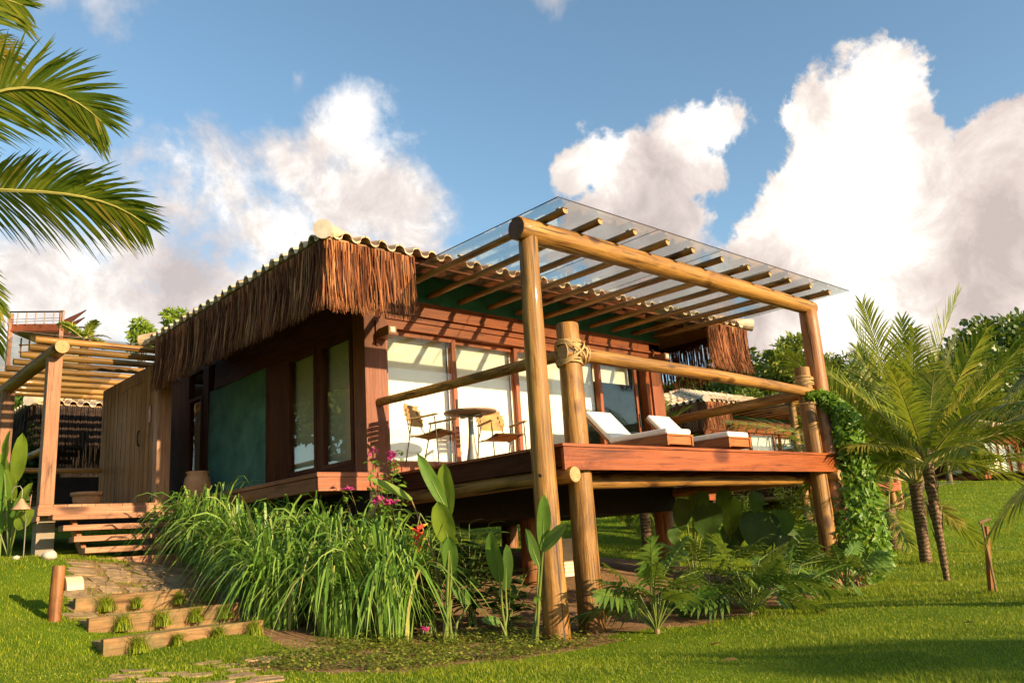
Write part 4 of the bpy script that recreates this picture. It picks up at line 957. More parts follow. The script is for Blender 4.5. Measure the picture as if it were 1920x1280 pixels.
# --- leafy ginger-like shrubs in the shade
def ginger(label, foot, d, nst, h, seed, mat='dark_leaf', group='leafy shrubs in the bed'):
    rr = random.Random(seed); f = at(foot[0], foot[1], d); f.z = hz(f.x, f.y); T = thing('ginger_plant', label, 'shrub', f, group); st = MB(); lf = MB()
    for i in range(nst):
        a = rr.uniform(0, 6.28); ln = rr.uniform(.1, .45); hh = h*rr.uniform(.6, 1.1); P = [f+V3(rr.uniform(-.1, .1), rr.uniform(-.1, .1), -.04), f+V3(math.cos(a)*ln*.3, math.sin(a)*ln*.3, hh*.6), f+V3(math.cos(a)*ln, math.sin(a)*ln, hh)]
        st.tube([bez(P, t/6) for t in range(7)], [.009*(1-t/9) for t in range(7)], 5); q = a
        for k in range(11):
            t = .2+.8*k/10; p = bez(P, t); q += 2.2+rr.uniform(-.4, .4); L = rr.uniform(.20, .34); dd = V3(math.cos(q), math.sin(q), rr.uniform(.0, .6)).normalized()
            m = leaf_blade(p, p+dd*L, rr.uniform(.05, .085), V3(0,0,1)+V3(rr.uniform(-.3,.3), rr.uniform(-.3,.3), 0), rr.uniform(.15, .4), .25, n=5); lf.add(m.v, m.f)
    st.build('stems', M['stem'], T); lf.build('foliage', M[mat], T, smooth=True)
ginger('dark leafy shrub between the tall grass and the tall heliconia', (800,1165), 9.4, 15, 1.05, 11)
ginger('dark leafy shrub behind the broad-leaved heliconia', (880,1150), 9.9, 15, 1.1, 12)
ginger('low dark shrub left of the corner posts at the edge of the bare earth', (955,1160), 9.6, 10, .65, 13)
ginger('dark leafy shrub at the inner side of the tall grass, below the bougainvillea', (770,1120), 9.9, 14, 1.25, 14)
# --- philodendrons with deeply cut leaves
def cut_leaf(T, base, az, el, stem, size, rr, mat):
    d = V3(math.cos(az), math.sin(az), 0); b = Vector(base); s1 = b+(d*math.cos(el)+V3(0,0,math.sin(el)))*stem
    st = MB(); mid = b.lerp(s1, .5)+V3(0,0,.06*stem); pts = [b, mid, s1]; st.tube([bez(pts, t/5) for t in range(6)], [.013*(1-t/9) for t in range(6)], 6); st.build('leaf_stem', M['stem'], T, smooth=True)
    e2 = el-rr.uniform(.1, .8); tip = s1+(d*math.cos(e2)+V3(0,0,math.sin(e2)))*size; e3 = e2-.5; tip = s1.lerp(tip, .5)+(d*math.cos(e3)+V3(0,0,math.sin(e3)))*size*.5
    mb = frond([s1, s1.lerp(tip, .5)+V3(0,0,.05*size), tip], 9, size*.42, size*.09, .42, 64, .28, .009, rr, start=.02, tipang=20, roll=rr.uniform(-.9, .9), prof=lambda x: .5+.55*math.sin(math.pi*min(1, x*.8+.18)))
    mb.build('leaf', [mat, M['stem']], T)
def philo(label, px, d, n, size, seed, stem=(.30, .60), base_z=None):
    rr = random.Random(seed); f = at(px[0], px[1], d); f.z = hz(f.x, f.y); T = thing('philodendron', label, 'philodendron', f, 'philodendrons under the terrace edge')
    MB().tube([f-V3(0,0,.1), f+V3(0,0,.05)], [.04,.03], 8).build('base_stem', M['stem_brown'], T)
    for i in range(n):
        az = i*2.399+rr.uniform(-.4, .4); el = rr.uniform(.55, 1.35); cut_leaf(T, f+V3(0,0,.03), az, el, rr.uniform(*stem)*(1.1 if el > 1 else .9), size*rr.uniform(.8, 1.15), rr, M['mid_leaf'] if rr.random() < .75 else M['big_leaf'])
philo('cut-leaved philodendron nearest the twin corner posts', (1232,1182), 8.9, 22, .54, 21)
philo('cut-leaved philodendron in the middle of the front bed edge', (1408,1152), 9.7, 24, .54, 22)
philo('philodendron behind the first one, deeper under the terrace', (1330,1120), 10.6, 22, .56, 23)
philo('philodendron at the foot of the right rail post', (1478,1118), 11.0, 20, .54, 24)
philo('philodendron at the foot of the vine-covered post', (1585,1088), 12.1, 15, .5, 25, (.25,.45))
# --- elephant ears behind the terrace
def ear(a, b, w, face):
    def prof(u): return max(.02, math.sin(math.pi*min(1, .04+.96*u)**.82)**.55)*(1.05-.25*u)
    return leaf_blade(a, b, w, face, .12, .15, n=16, prof=prof, wave=.014)
def elephant(label, foot, d, L, seed):
    rr = random.Random(seed); f = at(foot[0], foot[1], d); f.z = hz(f.x, f.y); T = thing('elephant_ear', label, 'elephant ear plant', f, 'elephant ears behind the terrace')
    for (x, y, hh, w, mt, fx) in L:
        a = at(x, y-hh*.35, d+rr.uniform(-.2, .3)); b = at(x+rr.uniform(-8, 8)+fx*14, y+hh*.65, d-.15); fc = V3(*(-CF))+V3(*CR)*fx*.5+V3(0,0,.35)
        ear(a, b, w, fc).build('leaf', M[mt], T, smooth=True); st = MB(); st.tube([bez([f, f.lerp(a, .6)+V3(0,0,.25), a+V3(0,0,.04), a], t/7) for t in range(8)], [.02-.0016*t for t in range(8)], 6); st.build('leaf_stem', M['stem'], T, smooth=True)
elephant('elephant ear plant with dark round leaves left of the rail post', (1300,1065), 14.2, [(1282,955,60,.36,'dark_leaf',0),(1300,945,55,.30,'bright_leaf',.4),(1330,965,70,.55,'dark_leaf',-.2),(1262,1000,35,.24,'dark_leaf',0),(1315,935,45,.25,'big_leaf',0)], 31)
elephant('elephant ear plant with pale sunlit leaves in the middle', (1365,1060), 15.0, [(1372,958,75,.42,'bright_leaf',.2),(1385,980,60,.34,'dark_leaf',0),(1370,1000,50,.5,'dark_leaf',.3),(1356,930,40,.3,'big_leaf',0)], 32)
elephant('elephant ear plant with the widest dark leaves, right side', (1440,1075), 14.4, [(1425,985,75,.75,'dark_leaf',-.3),(1470,1005,55,.6,'dark_leaf',.6),(1462,972,45,.5,'big_leaf',.4),(1420,935,35,.3,'big_leaf',0)], 33)
# --- climbing vine
def vine():
    rr = random.Random(41); f = V3(7.25, -3.3, hz(7.25, -3.3)); T = thing('climbing_vine', 'bright green climbing vine trailing over the right end of the handrail down to the lawn', 'vine', f)
    path = [(1512,738,13.7,.05),(1545,742,13.8,.11),(1580,775,13.8,.22),(1592,850,13.75,.30),(1602,930,13.6,.38),(1608,1000,13.4,.44),(1614,1056,13.3,.50)]
    st = MB(); lf = MB(); P = [at(x, y, d) for x, y, d, r in path]
    for k in range(7): st.tube([p+V3(rr.uniform(-1,1), rr.uniform(-1,1), 0)*path[i][3]*.5 for i, p in enumerate(P)]+[V3(P[-1].x+rr.uniform(-.2,.2), P[-1].y+rr.uniform(-.2,.2), f.z-.05)], .008, 5)
    for i in range(5200):
        t = rr.random()**.85*(len(P)-1); k = min(int(t), len(P)-2); u = t-k; c = P[k].lerp(P[k+1], u); r = path[k][3]*(1-u)+path[k+1][3]*u
        v = V3(rr.gauss(0,1), rr.gauss(0,1), rr.gauss(0,1)).normalized(); c = c+V3(v.x*r, v.y*r, v.z*r*.6); o = V3(v.x, v.y, 0)*.6+V3(*(-CF))*.3+V3(0,0,.25)
        s = rr.uniform(.06, .135); dn = (V3(rr.gauss(0,.7), rr.gauss(0,.7), rr.gauss(-.7,.5))+o*.5).normalized()
        m = leaf_blade(c, c+dn*s, s*.62, o+V3(rr.gauss(0,.3), rr.gauss(0,.3), rr.gauss(0,.2)), .15, .2, n=5, prof=lambda q: math.sin(math.pi*min(1,.15+q*.85))**.7*(1.1-.6*q)); lf.add(m.v, m.f)
    st.build('stems', M['stem_brown'], T); lf.build('foliage', M['vine_leaf'], T, smooth=True)
vine()
# --- bougainvillea
def bougain():
    rr = random.Random(42); f = at(715,1000,11.2); f.z = hz(f.x, f.y); T = thing('bougainvillea', 'bougainvillea with magenta flowers climbing by the left corner post', 'bougainvillea', f); st = MB(); lf = MB(); fl = MB()
    ends = [(738,848,10.2),(708,862,10.1),(725,890,10.1),(705,920,10.0),(735,935,9.9),(700,945,10),(655,912,10.2),(640,918,10.3),(748,905,10),(720,935,9.9),(690,880,10.3),(735,870,10.1),(760,925,9.9),(715,900,9.9)]
    for (x, y, d) in ends:
        e = at(x, y, d); P = [f, f.lerp(e, .5)+V3(rr.uniform(-.1,.1), rr.uniform(-.1,.1), .25), e]; st.tube([bez(P, t/8) for t in range(9)], [.008-.0007*t for t in range(9)], 5)
        for k in range(34):
            p = bez(P, rr.uniform(.35, 1))+V3(rr.gauss(0,.06), rr.gauss(0,.06), rr.gauss(0,.06)); a = rr.uniform(0, 6.28); s = rr.uniform(.05, .10); dd = V3(math.cos(a), math.sin(a), rr.uniform(-.6, .3)).normalized()
            m = leaf_blade(p, p+dd*s, s*.6, V3(rr.gauss(0,.4), rr.gauss(0,.4)-.4, 1), .15, .2, n=4); lf.add(m.v, m.f)
    for (x, y, n) in ((738,850,8),(733,858,5),(700,845,3),(712,934,8),(726,940,9),(735,942,7),(705,940,4),(652,915,3)):
        fl = MB()
        for k in range(n*2+6):
            p = at(x+rr.gauss(0,2.6), y+rr.gauss(0,2.6), 9.85 if y > 900 else 10.05)+V3(rr.gauss(0,.02), rr.gauss(0,.03), 0); a = rr.uniform(0, 6.28); dd = V3(math.cos(a), math.sin(a), rr.uniform(-.5,.7)).normalized()
            m = leaf_blade(p, p+dd*.045, .036, V3(rr.gauss(0,1), rr.gauss(0,1), 1), .1, .2, n=3); fl.add(m.v, m.f)
        fl.build('flower_cluster', M['magenta'], T)
    st.build('branches', M['stem_brown'], T); lf.build('foliage', M['vine_leaf'], T, smooth=True)
    for (x, y) in ((791,1176),(800,1181)):
        g = MB()
        for k in range(9):
            p = at(x+rr.gauss(0,2), y+rr.gauss(0,2), 8.7); a = rr.uniform(0, 6.28); dd = V3(math.cos(a), math.sin(a), .4).normalized(); m = leaf_blade(p, p+dd*.04, .034, V3(rr.gauss(0,1), rr.gauss(0,1), 1), .1, .2, n=3); g.add(m.v, m.f)
        tag(g.build('fallen_blossom', M['magenta']), 'small magenta blossom lying on the ground cover near the tall heliconia', 'blossom', 'fallen blossoms on the ground cover')
bougain()
# --- broad-leaved plants at the left edge
def leftplants():
    for (label, foot, d, L, sd) in (('broad bright-leaved canna at the far left edge, beside the cone lamp', (18,1030), 11.6, [(8,880,14,808),(30,900,42,815),(10,960,-10,860),(30,960,58,905),(12,990,40,930),(0,1000,-15,935),(22,940,12,880),(30,990,62,955)], 51),
                                ('lower leafy canna in the shade at the far left edge', (2,1010), 12.4, [(5,950,28,900),(-5,930,-25,870),(0,990,35,975),(-10,970,-30,930),(8,900,2,850)], 52)):
        rr = random.Random(sd); f = at(foot[0], foot[1], d); f.z = hz(f.x, f.y); T = thing('canna_plant', label, 'canna', f, 'broad-leaved plants at the left edge')
        for (bx, by, tx, ty) in L:
            a = at(bx, by, d+rr.uniform(-.15, .2)); b = at(tx, ty, d+rr.uniform(-.35, .1)); fc = V3(*(-CF))+V3(*CR)*rr.uniform(-.6, .6)+V3(0,0,rr.uniform(.1, .6))
            leaf_blade(a, b, rr.uniform(.16, .24), fc, .06, .25, wave=.008).build('leaf', M['bright_leaf'] if rr.random() < .75 else M['big_leaf'], T, smooth=True)
            m = MB(); m.tube([f, f.lerp(a, .6), a], [.014,.012,.008], 6); m.build('stem', M['stem'], T, smooth=True)
leftplants()
# ------------------------------------------------------------------ palms
def px_palm(label, crown, fr, seed, trunk_foot=None, group='palms', name='coconut_palm'):
    """palm near the viewer; each frond given by three survey points"""
    rr = random.Random(seed); c = Vector(crown); f = Vector(trunk_foot) if trunk_foot else V3(c.x, c.y, hz(c.x, c.y)); T = thing(name, label, 'palm tree', f, group)
    m = MB(); K = 16; pts = [bez([f-V3(0,0,.2), f+(c-f)*.5+V3(.1,.1,0), c], i/K) for i in range(K+1)]; m.tube(pts, [.17*(1-.25*i/K)*(1+.35*max(0, 1-i/3)) for i in range(K+1)], 14); m.build('trunk', M['palm_bark'], T, smooth=True)
    for (P, nl, L, w, dr, roll, mt) in fr:
        frond(P, nl, L, w, dr, rr=rr, r0=.026, roll=roll, vee=.2, ang=58).build('frond', [M[mt], M['rachis']], T)
    return T
cr0 = at(-190, 330, 6.6)
FR = [([cr0, at(-60,130,6.5), at(95,130,6.6), at(190,228,6.9)], 92, .62, .024, .22, .85, 'palm_leaf_deep'),
      ([cr0, at(-40,385,6.3), at(150,320,6.4), at(272,420,6.7)], 96, .56, .024, .25, .80, 'palm_leaf_deep'),
      ([cr0, at(-110,-60,6.4), at(-40,-20,6.5), at(42,10,6.8)], 64, .50, .024, .25, .9, 'palm_leaf_deep'),
      ([cr0, at(-120,430,6.6), at(-70,500,6.7), at(2,585,7.0)], 64, .36, .024, .3, 1.1, 'palm_leaf_deep'),
      ([cr0, at(-110,60,6.9), at(-20,50,7.3), at(30,140,7.8)], 60, .50, .026, .4, .8, 'palm_leaf_y'),
      ([cr0, at(-330,120,6.6), at(-470,180,6.6), at(-560,330,6.7)], 60, .6, .034, .5, 0, 'palm_leaf_deep'),
      ([cr0, at(-300,300,6.0), at(-420,380,5.6), at(-500,520,5.4)], 60, .6, .034, .5, 0, 'palm_leaf_deep'),
      ([cr0, at(-190,100,7.3), at(-230,90,8.2), at(-260,200,8.9)], 60, .6, .034, .5, 0, 'palm_leaf_deep'),
      ([cr0, at(-90,500,7.4), at(-60,560,7.9), at(-10,650,8.2)], 60, .4, .034, .5, .2, 'palm_leaf_deep')]
px_palm('tall coconut palm whose long fronds hang in from the left edge', cr0, FR, 61)
G2 = 'palms on the lawn at the right'
def lawn_palm(): pass
f1 = at(1776,1090,14.0); f1.z = hz(f1.x, f1.y)
t1 = at(1738,868,14.0); palm('coconut_palm', 'young palm with a thin ragged leaning trunk, nearest on the right lawn', f1, t1.z-f1.z, (t1.x-f1.x, t1.y-f1.y, 0), .045, .095, 16, 2.2, .66, .032, 71, G2, el=(.05, 1.25), nl=50, yellow=.3, bulge=.2, ragged=True, curve=(.45,1.0))
f2 = at(1737,1056,17); f2.z = hz(f2.x, f2.y); t2 = at(1716,905,17)
palm('coconut_palm', 'palm with a thick ringed brown trunk just behind the leaning one', f2, t2.z-f2.z, (t2.x-f2.x, t2.y-f2.y, 0), .11, .125, 24, 3.8, 1.0, .036, 72, G2, el=(.3, 1.5), nl=58, bulge=.3, curve=(.22,.65), yellow=.15)
f3 = at(1675,1010,21); f3.z = hz(f3.x, f3.y)
palm('short_palm', 'short stubby palm with fruit farther back on the right lawn', f3, 1.0, (.05,.05,0), .22, .2, 13, 2.9, .7, .045, 73, G2, el=(-.2, 1.2), nl=40, yellow=.3)
cr1 = at(2130, 800, 8.6)
px_palm('palm whose low fronds droop in from the right edge', cr1, [([cr1, at(2020,720,8.5), at(1900,740,8.6), at(1770,800,8.9)], 56, .5, .03, .45, 0, 'palm_leaf'), ([cr1, at(2040,830,8.3), at(1960,860,8.2), at(1855,1000,8.2)], 60, .5, .03, .5, 0, 'palm_leaf'),
      ([cr1, at(2040,640,8.6), at(1960,640,8.7), at(1880,760,8.9)], 50, .5, .03, .45, .3, 'palm_leaf'), ([cr1, at(2160,600,8.6), at(2260,600,8.6), at(2330,720,8.6)], 50, .5, .03, .5, 0, 'palm_leaf'), ([cr1, at(2140,640,8.9), at(2120,600,9.6), at(2090,700,10.4)], 50, .5, .03, .5, 0, 'palm_leaf'), ([cr1, at(2260,760,8.4), at(2350,800,8.3), at(2400,960,8.3)], 50, .5, .03, .5, 0, 'palm_leaf')], 74, group=G2)
for k, (x, y, d, h, lab) in enumerate(((1215,1030,19,2.0,'small rough-trunked palm standing behind the terrace stilts'), (1130,985,26,1.5,'slim young palm on the lawn seen below the terrace'), (1608,925,23,1.9,'bushy palm behind the vine-covered post'), (1235,905,22,1.1,'bushy palm left of the second bungalow'))):
    f = at(x, y, d); f.z = hz(f.x, f.y); palm('young_palm', lab, f, h, (.08,.05,0), .13, .12, 14, 2.2, .55, .04, 80+k, 'young palms behind the terrace', nl=30, el=(-.2,1.3), yellow=.3)
# ------------------------------------------------------------------ broadleaf trees
def tree_proto(name, h, cr, ch, nleaf, ls, mat, seed, lumps=16, trunk_r=.16, gap=.5, leafw=.5):
    rr = random.Random(seed); T = thing(name, 'tree', 'tree', (0,0,0)); m = MB(); top = V3(rr.uniform(-.3,.3), rr.uniform(-.3,.3), h-ch*.6)
    m.tube([bez([V3(0,0,-.5), V3(.1,.05,h*.3), top], t/8) for t in range(9)], [trunk_r*(1.2-.7*t/8) for t in range(9)], 9)
    L = []
    for i in range(lumps):
        a = i*2.399; u = rr.random(); z = h-ch+ch*(.12+.8*(i/lumps)); env = math.sin(math.pi*min(1, .18+.78*(i/lumps)))**.6; r = cr*env*rr.uniform(.35, .85)
        c = V3(math.cos(a)*r, math.sin(a)*r, z); L.append((c, cr*rr.uniform(.28, .48))); 
        m.tube([bez([bez([V3(0,0,0), V3(.1,.05,h*.3), top], .7), top.lerp(c, .5)-V3(0,0,.1*ch), c], t/5) for t in range(6)], [trunk_r*.38*(1-t/6) for t in range(6)], 5)
    m.build('trunk', M['trunk'], T, smooth=True)
    lf = MB()
    for i in range(nleaf):
        c, r = L[rr.randrange(len(L))]; v = V3(rr.gauss(0,1), rr.gauss(0,1), rr.gauss(0,1)+.15).normalized(); q = rr.random()**.38*r*rr.uniform(.85, 1.15); p = c+V3(v.x*q, v.y*q, v.z*q*.75)
        s = ls*rr.uniform(.6, 1.35); d = (v+V3(rr.gauss(0,.7), rr.gauss(0,.7), rr.gauss(-.15,.6))).normalized(); w = d.cross(V3(rr.gauss(0,1), rr.gauss(0,1), rr.gauss(0,1))).normalized()
        lf.strip([p, p+d*s*.5+V3(0,0,.05*s), p+d*s], [s*leafw*.5, s*leafw, s*.06], w)
    lf.build('crown', M[mat], T); return T
PR = [tree_proto('broadleaf_tree', 8, 3.3, 5.6, 9000, .34, 'tree_leaf_a', 201, 22), tree_proto('broadleaf_tree', 7, 2.6, 4.6, 8000, .26, 'tree_leaf_b', 202, 18, leafw=.35),
      tree_proto('broadleaf_tree', 8.5, 4.2, 6.6, 16000, .33, 'tree_leaf_c', 203, 34, .25, leafw=.6), tree_proto('broadleaf_tree', 6.5, 3.0, 3.4, 5500, .34, 'tree_leaf_b', 204, 12, leafw=.4),
      tree_proto('slender_tree', 9, .62, 1.5, 900, .26, 'bright_leaf', 205, 9, .09, leafw=.32)]
HT = [8, 7, 8.5, 6.5, 9]
def plant_tree(k, x, ytop, d, label, group, rz=None, foot=None):
    t = at(x, ytop, d); z = hz(t.x, t.y); s = max(.4, (t.z-z)/HT[k]); return place(PR[k], (t.x, t.y, z), rnd(0, 6.28) if rz is None else rz, s, label, group)
TG = 'trees on the hillside at the right'
for (k, x, y, d, lab) in [(3,1440,652,52,'flat-topped airy tree over the second bungalow'),(1,1500,690,55,None),(0,1575,700,48,None),(1,1400,712,60,None),(0,1345,690,58,None),(1,1565,662,50,None),(0,1530,720,40,None),(1,1465,730,42,None),(0,1600,745,38,None),
                          (2,1860,614,66,'big dense rounded tree behind the lawn palms at the right edge'),(2,1940,598,70,None),(2,1800,665,62,None),(2,1990,640,66,None),(0,1690,700,46,None),(1,1740,690,50,None),(2,1905,690,62,'lower dark glossy tree below the big rounded one'),
                          (0,1290,712,62,None),(1,1250,720,64,None),(1,1650,760,36,None),(0,2060,650,68,None),(2,1720,740,60,None),(0,1380,735,46,None),(1,1560,780,34,None)]:
    plant_tree(k, x, y, d, lab or 'leafy green tree in the wood behind the bungalows', TG)
for (k, x, y, d, lab, g) in [(4,268,598,24,'airy light green treetop left of the other one above the eave','treetops above the left eave'),(4,333,578,25,'airy light green treetop touching the left eave tiles','treetops above the left eave'),
                          (2,30,745,26,'dense tree behind the porch rail at far left','trees behind the entrance porch'),(0,120,790,30,'leafy tree in the dark gap behind the porch','trees behind the entrance porch'),(2,-40,735,24,None,None),(0,170,800,27,'dark tree close to the plank screen behind the porch','trees behind the entrance porch'),(2,75,800,23,'low bushy tree behind the porch planter','trees behind the entrance porch')]:
    plant_tree(k, x, y, d, lab or 'tree beyond the left edge', g or 'trees beyond the left edge')
pf = at(150,640,38); palm('coconut_palm', 'distant palm beside the timber lookout on the hill', V3(pf.x, pf.y, hz(pf.x, pf.y)), at(150,634,38).z-hz(pf.x, pf.y), (.2,.1,0), .2, .15, 11, 1.25, .45, .07, 91, None, nl=18)
for (x, y, k, h) in ((-11,16,2,9.5),(-15,20,0,10.5),(-8.5,14.5,1,7.5),(-19,24,2,12),(-13,12,1,7),(-19,6,0,8),(-22,12,2,9),(-17,14,1,7),(-25,1,0,8.5),(-20,19,2,9)): place(PR[k], (x, y, hz(x, y)), rnd(0,6), h/HT[k], 'tree beyond the left edge', 'trees beyond the left edge')
for (x, y, k, h, lab) in ((6.0,-36,0,8.9,'tree behind the viewpoint, casting shade on the right lawn'),(10.5,-34,1,8.3,'second tree behind the viewpoint, over the right lawn'),(14.5,-37,0,9.0,'third tree behind the viewpoint, far right'),(-6.5,-33,1,7.0,'tree behind the viewpoint, left of the others')):
    place(PR[k], (x, y, hz(x, y)), rnd(0, 6), h/HT[k], lab, 'trees behind the viewpoint')
for p in PR:
    for c in list(p.children): bpy.data.objects.remove(c)
    bpy.data.objects.remove(p)
# shrubs beyond the terrace, seen under the floor
for k, (x, y, d, lab) in enumerate(((1180,960,23,'low leafy shrub on the lawn seen between the stilts'),(1480,935,25,'leafy shrub at the foot of the second terrace'),(1400,960,22,'shrub beside the elephant ears, behind the terrace'),(1530,960,19,'shrub behind the right rail post'))):
    ginger(lab, (x, y+20), d, 14, 1.2, 400+k, 'mid_leaf', 'shrubs beyond the terrace')
# ------------------------------------------------------------------ furniture on the terrace
def chair(label, loc, rz):
    T = thing('slatted_armchair', label, 'armchair', (0,0,0), 'slatted armchairs on the terrace')
    # seat: curved slats running across, front is -y
    s = MB(); prof = [(-.24,.455),(-.19,.462),(-.12,.445),(-.05,.425),(.02,.412),(.09,.405),(.16,.405),(.22,.412)]
    for i in range(len(prof)-1):
        (y0, z0), (y1, z1) = prof[i], prof[i+1]; s.bar((-.235,(y0+y1)/2,(z0+z1)/2), (.235,(y0+y1)/2,(z0+z1)/2), math.hypot(y1-y0, z1-z0)*.93, .018, up=(0, -(z1-z0), (y1-y0)))
    s.build('seat', M['slat'], T, bevel=.004)
    b = MB()
    for k in range(5):
        z = .60+k*.062; hw = (.20,.235,.245,.235,.20)[k]; y = .25+.28*(z-.6)
        P = [V3(-hw+2*hw*i/8, y+.05*(1-((i-4)/4)**2), z) for i in range(9)]
        for i in range(8): b.bar(P[i], P[i+1], .016, .058, up=(0,-.28,1))
    b.build('backrest', M['slat'], T)
    for sx in (-1, 1):
        a = MB(); x = sx*.285; a.bar((x,.20,.625), (x+.01*sx,-.22,.655), .055, .022); a.build('armrest', M['slat'], T, bevel=.006)
        f = MB()
        f.tube([(x*.92,.30,.0), (x*.98,.21,.40), (x,.17,.61)], .009, 7).tube([(x*.96,-.20,.0), (x,-.185,.40), (x,-.17,.63)], .009, 7)
        f.tube([(x*.98,.21,.395), (x*.80,.20,.395), (x*.70,-.19,.44), (x,-.185,.44)], .007, 7).tube([(x*.98,.205,.42), (x*.7,.27,.55), (x*.55,.315,.80)], .007, 7); f.build('leg_frame', M['dark_metal'], T, smooth=True)
    T.location = loc; T.rotation_euler = (0,0,rz); return T
chair('slatted wooden armchair left of the round table, turned sideways', (.50, -.85, 2.102), R_(27))
chair('slatted wooden armchair right of the round table, facing the lawn', (1.80, -.80, 2.102), R_(-8))
def table():
    T = thing('round_table', 'small round terrace table with a grey pedestal between the two armchairs', 'table', (1.05, -1.0, 2.102)); x, y, z = T.location
    MB().lathe([(0,.70),(.20,.70),(.365,.722),(.375,.735),(.37,.748),(0,.75)], (x,y,z), 40).build('table_top', M['table_top'], T, smooth=True)
    MB().lathe([(0,.0),(.10,.0),(.095,.03),(.055,.25),(.038,.45),(.036,.66),(.05,.68),(.0,.69)], (x,y,z), 24).bar((x-.2,y,z+.685),(x+.2,y,z+.685),.05,.025).bar((x,y-.2,z+.686),(x,y+.2,z+.686),.05,.025).build('pedestal', M['grey_metal'], T, smooth=True)
table()
def lounger(label, loc):
    T = thing('sun_lounger', label, 'sun lounger', (0,0,0), 'sun loungers on the terrace'); W = .66; L = 1.95; b0 = 1.18   # foot at y=0, head at +y
    MB().box(-W/2, -W/2+.035, .0, L, .20, .37).build('side_board', M['lounger_y'], T, bevel=.003); MB().box(W/2-.035, W/2, .0, L, .20, .37).build('side_board', M['lounger_y'], T, bevel=.003)
    MB().box(-W/2+.036, W/2-.036, .02, .05, .22, .35).box(-W/2+.0, W/2-.0, -.008, .018, .35, .372).build('foot_board', M['lounger_x'], T)
    MB().box(-W/2+.036, W/2-.036, .06, b0, .33, .355).build('slats', M['lounger_x'], T)
    for (x, y) in ((-.2,.35),(.2,.35),(-.2,1.6),(.2,1.6)): MB().box(x-.035, x+.035, y-.03, y+.03, 0, .2).build('leg', M['lounger_x'], T)
    MB().box(-W/2+.02, W/2-.02, .01, b0, .374, .465).build('seat_cushion', M['white_fabric'], T, bevel=.03)
    a = R_(46); c, s = math.cos(a), math.sin(a); o = V3(0, b0+.02, .385)
    bk = MB().box(-W/2+.02, W/2-.02, 0, .72, .03, .12); bk.v = [(v[0], o.y+v[1]*c-v[2]*s, o.z+v[1]*s+v[2]*c) for v in bk.v]; bk.build('back_cushion', M['white_fabric'], T, bevel=.03)
    bf = MB().box(-W/2+.02, W/2-.02, 0, .72, .0, .028); bf.v = [(v[0], o.y+v[1]*c-v[2]*s, o.z+v[1]*s+v[2]*c) for v in bf.v]; bf.build('back_frame', M['lounger_y'], T)
    T.location = loc; return T
lounger('white-cushioned sun lounger nearer the twin corner posts', (4.22, -2.2, 2.102))
lounger('white-cushioned sun lounger nearer the right rail post', (5.80, -2.25, 2.102))
# ------------------------------------------------------------------ small things
def jar():
    c = bp(370, 905, 0, -.42); c.z = 2.103; T = thing('clay_jar', 'tall clay jar on the ledge against the left wall', 'jar', c); x, y, z = c
    MB().lathe([(0,0),(.13,0),(.20,.12),(.235,.28),(.215,.40),(.17,.47),(.195,.50),(.195,.52),(.16,.52),(.15,.45),(0,.44)], c, 28).build('body', M['terracotta'], T, smooth=True)
jar()
def planter():
    c = bp(162, 935, 1, 6.9); c.z = 2.103; T = thing('terracotta_planter', 'wide terracotta planter on the porch floor beside the plank screen', 'planter', c)
    MB().lathe([(0,0),(.19,0),(.235,.22),(.24,.28),(.27,.285),(.27,.345),(.235,.345),(.22,.30),(0,.29)], c, 28).build('pot', M['terracotta'], T, smooth=True)
planter()
def sign():
    c = bp(281, 776, 0, -.985); T = thing('door_plate', 'small red plate with a pale emblem on the plank screen right of the door', 'sign', c); x, y, z = c
    MB().box(x-.005, x+.012, y-.055, y+.055, z-.15, z+.15).build('plate', M['red_plate'], T, bevel=.004)
    MB().box(x-.009, x-.0055, y-.035, y+.035, z+.02, z+.055).box(x-.009, x-.0055, y-.03, y+.02, z+.06, z+.085).box(x-.009, x-.0055, y-.02, y+.035, z-.015, z+.012).build('emblem', M['cream_paint'], T)
sign()
def bollard():
    f = at(100,1170,8.6); f.z = hz(f.x, f.y); T = thing('path_bollard_light', 'short brown log bollard with a curved cream lamp hood beside the path', 'bollard light', f); x, y, z = f
    MB().log((x,y,z-.1), (x+.02,y+.0,z+.55), .068, .064, 16, .015).build('post', [M['redlog_z'], M['log_end']], T, smooth=True)
    c = V3(x+.085, y+.03, z+.30); m = MB(); n = 10; V = []
    for r in (.135, .123):
        for xx in (0, .165):
            for k in range(n):
                a = math.pi*.5*k/(n-1); V.append((c.x+xx, c.y-r*math.sin(a), c.z+r*math.cos(a)*1.05))
    q = lambda L, X, k: (L*2+X)*n+k
    m.add(V, [(q(0,0,k), q(0,1,k), q(0,1,k+1), q(0,0,k+1)) for k in range(n-1)]+[(q(1,0,k+1), q(1,1,k+1), q(1,1,k), q(1,0,k)) for k in range(n-1)]+[(q(0,1,n-1), q(1,1,n-1), q(1,0,n-1), q(0,0,n-1))])
    for X in (0, 1): m.add([V[q(0,X,k)] for k in range(n)]+[(c.x+.165*X, c.y, c.z)], [tuple(range(n+1)) if X else tuple(range(n, -1, -1))])
    m.build('lamp_hood', M['cream_paint'], T); MB().box(c.x-.03, c.x, c.y-.05, c.y+.0, c.z+.02, c.z+.08).build('bracket', M['redlog_x'], T)
bollard()
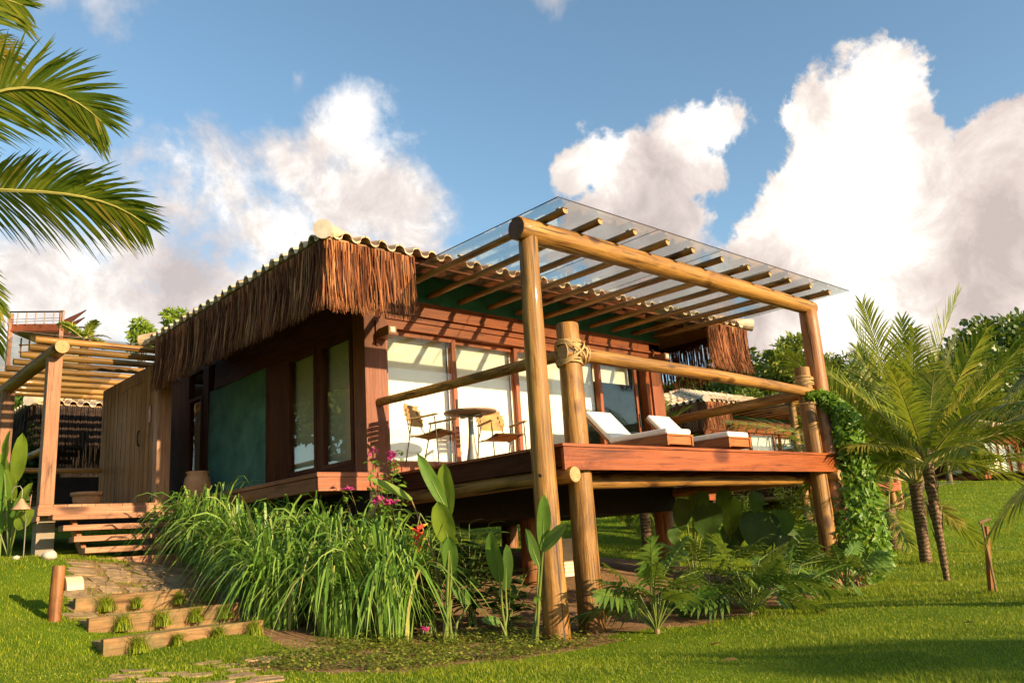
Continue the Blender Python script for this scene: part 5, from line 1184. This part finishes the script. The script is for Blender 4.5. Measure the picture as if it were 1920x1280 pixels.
def cone_lamp():
    f = at(44,1040,11.3); f.z = hz(f.x, f.y); c = at(40,945,11.3); T = thing('cone_garden_lamp', 'garden lamp with a copper cone shade on a thin hooked rod among the left leaves', 'garden lamp', f)
    MB().lathe([(.018,.075),(.03,.06),(.05,.02),(.115,-.06),(.125,-.075),(.115,-.07),(.04,.0),(0,.02)], c, 28).build('shade', M['copper'], T, smooth=True)
    P = [f-V3(0,0,.1), V3(f.x, f.y, c.z-.2), V3(c.x+.03, c.y+.03, c.z+.02)]; MB().tube(P, .008, 8).tube([c+V3(0,0,.07), c+V3(0,0,.20), c+V3(-.03,0,.25), c+V3(-.09,.02,.24), c+V3(-.12,.03,.16)], .006, 8).build('rod', M['grey_metal'], T, smooth=True)
cone_lamp()
def stake():
    f = at(1860,1106,10.2); f.z = hz(f.x, f.y); T = thing('wooden_stake', 'weathered wooden stake and leaning stick on the right lawn', 'stake', f)
    a = at(1863,1098,10.3); b = at(1854,986,10.3); MB().bar(f+V3(.05,.05,-.15), b+V3(.05,.05,0), .085, .03, up=tuple(CR)).build('board', M['plank_z'], T)
    MB().tube([at(1868,1108,10.1), at(1840,976,10.1)], .014, 7).tube([at(1836,980,10.1), at(1856,972,10.1)], .02, 7).build('stick', M['stem_brown'], T)
stake()
def small():
    rr = random.Random(5)
    def rock(c, s, label):
        mb = MB(); bm_v = []; n = 10
        for i in range(6):
            th = math.pi*i/5
            for k in range(n): a = 2*math.pi*k/n; r = s*rr.uniform(.85, 1.1); bm_v.append((c.x+r*math.sin(th)*math.cos(a), c.y+r*math.sin(th)*math.sin(a), c.z+r*.7*math.cos(th)))
        mb.add(bm_v, [(i*n+k, (i+1)*n+k, (i+1)*n+(k+1) % n, i*n+(k+1) % n) for i in range(5) for k in range(n)]); tag(mb.build('pale_rock', M['pale_stone'], None, smooth=True), label, 'rock')
    c = at(92,1040,11.2); c.z = hz(c.x, c.y)+.05; rock(c, .10, 'pale rounded rock on the lawn left of the stair')
    c = at(30,1044,11.0); c.z = hz(c.x, c.y)+.02; rock(c, .05, 'tiny pale rock at the foot of the cone lamp')
    # louvred service unit under the house
    c = at(1070,1040,14.6); T = thing('louvred_unit', 'pale louvred equipment box under the bungalow, seen between the twin posts', 'equipment box', (c.x, c.y, hz(c.x, c.y))); x, y, z = T.location
    MB().box(x-.38, x+.38, y-.15, y+.15, z-.1, z+.62).build('case', M['white_paint'], T); l = MB()
    for k in range(9): l.box(x-.34, x+.34, y-.165, y-.153, z+.04+k*.062, z+.075+k*.062)
    l.build('louvres', M['cream_paint'], T)
small()

def fallen():
    mb = MB(); rr = random.Random(77)
    for i in range(70):
        x, y = (rr.uniform(-3, 9), rr.uniform(-8, -3.4)) if i < 45 else (rr.uniform(-.5, 6.5), rr.uniform(-3.2, 2))
        z = hz(x, y)+.03; a = rr.uniform(0, 6.28); L = rr.uniform(.05, .12); d = V3(math.cos(a), math.sin(a), rr.uniform(-.1, .3)); m = leaf_blade((x, y, z), V3(x, y, z)+d*L, L*.4, V3(rr.gauss(0,.3), rr.gauss(0,.3), 1), .2, .3, n=4); mb.add(m.v, m.f)
    tag(mb.build('fallen_leaves', leafmat('dry_leaf', [(0, (.12,.06,.02)), (1, (.36,.22,.07))], .7, .1, .2)), 'dry fallen leaves scattered over the lawn and bare earth', 'fallen leaves', kind='stuff')
fallen()
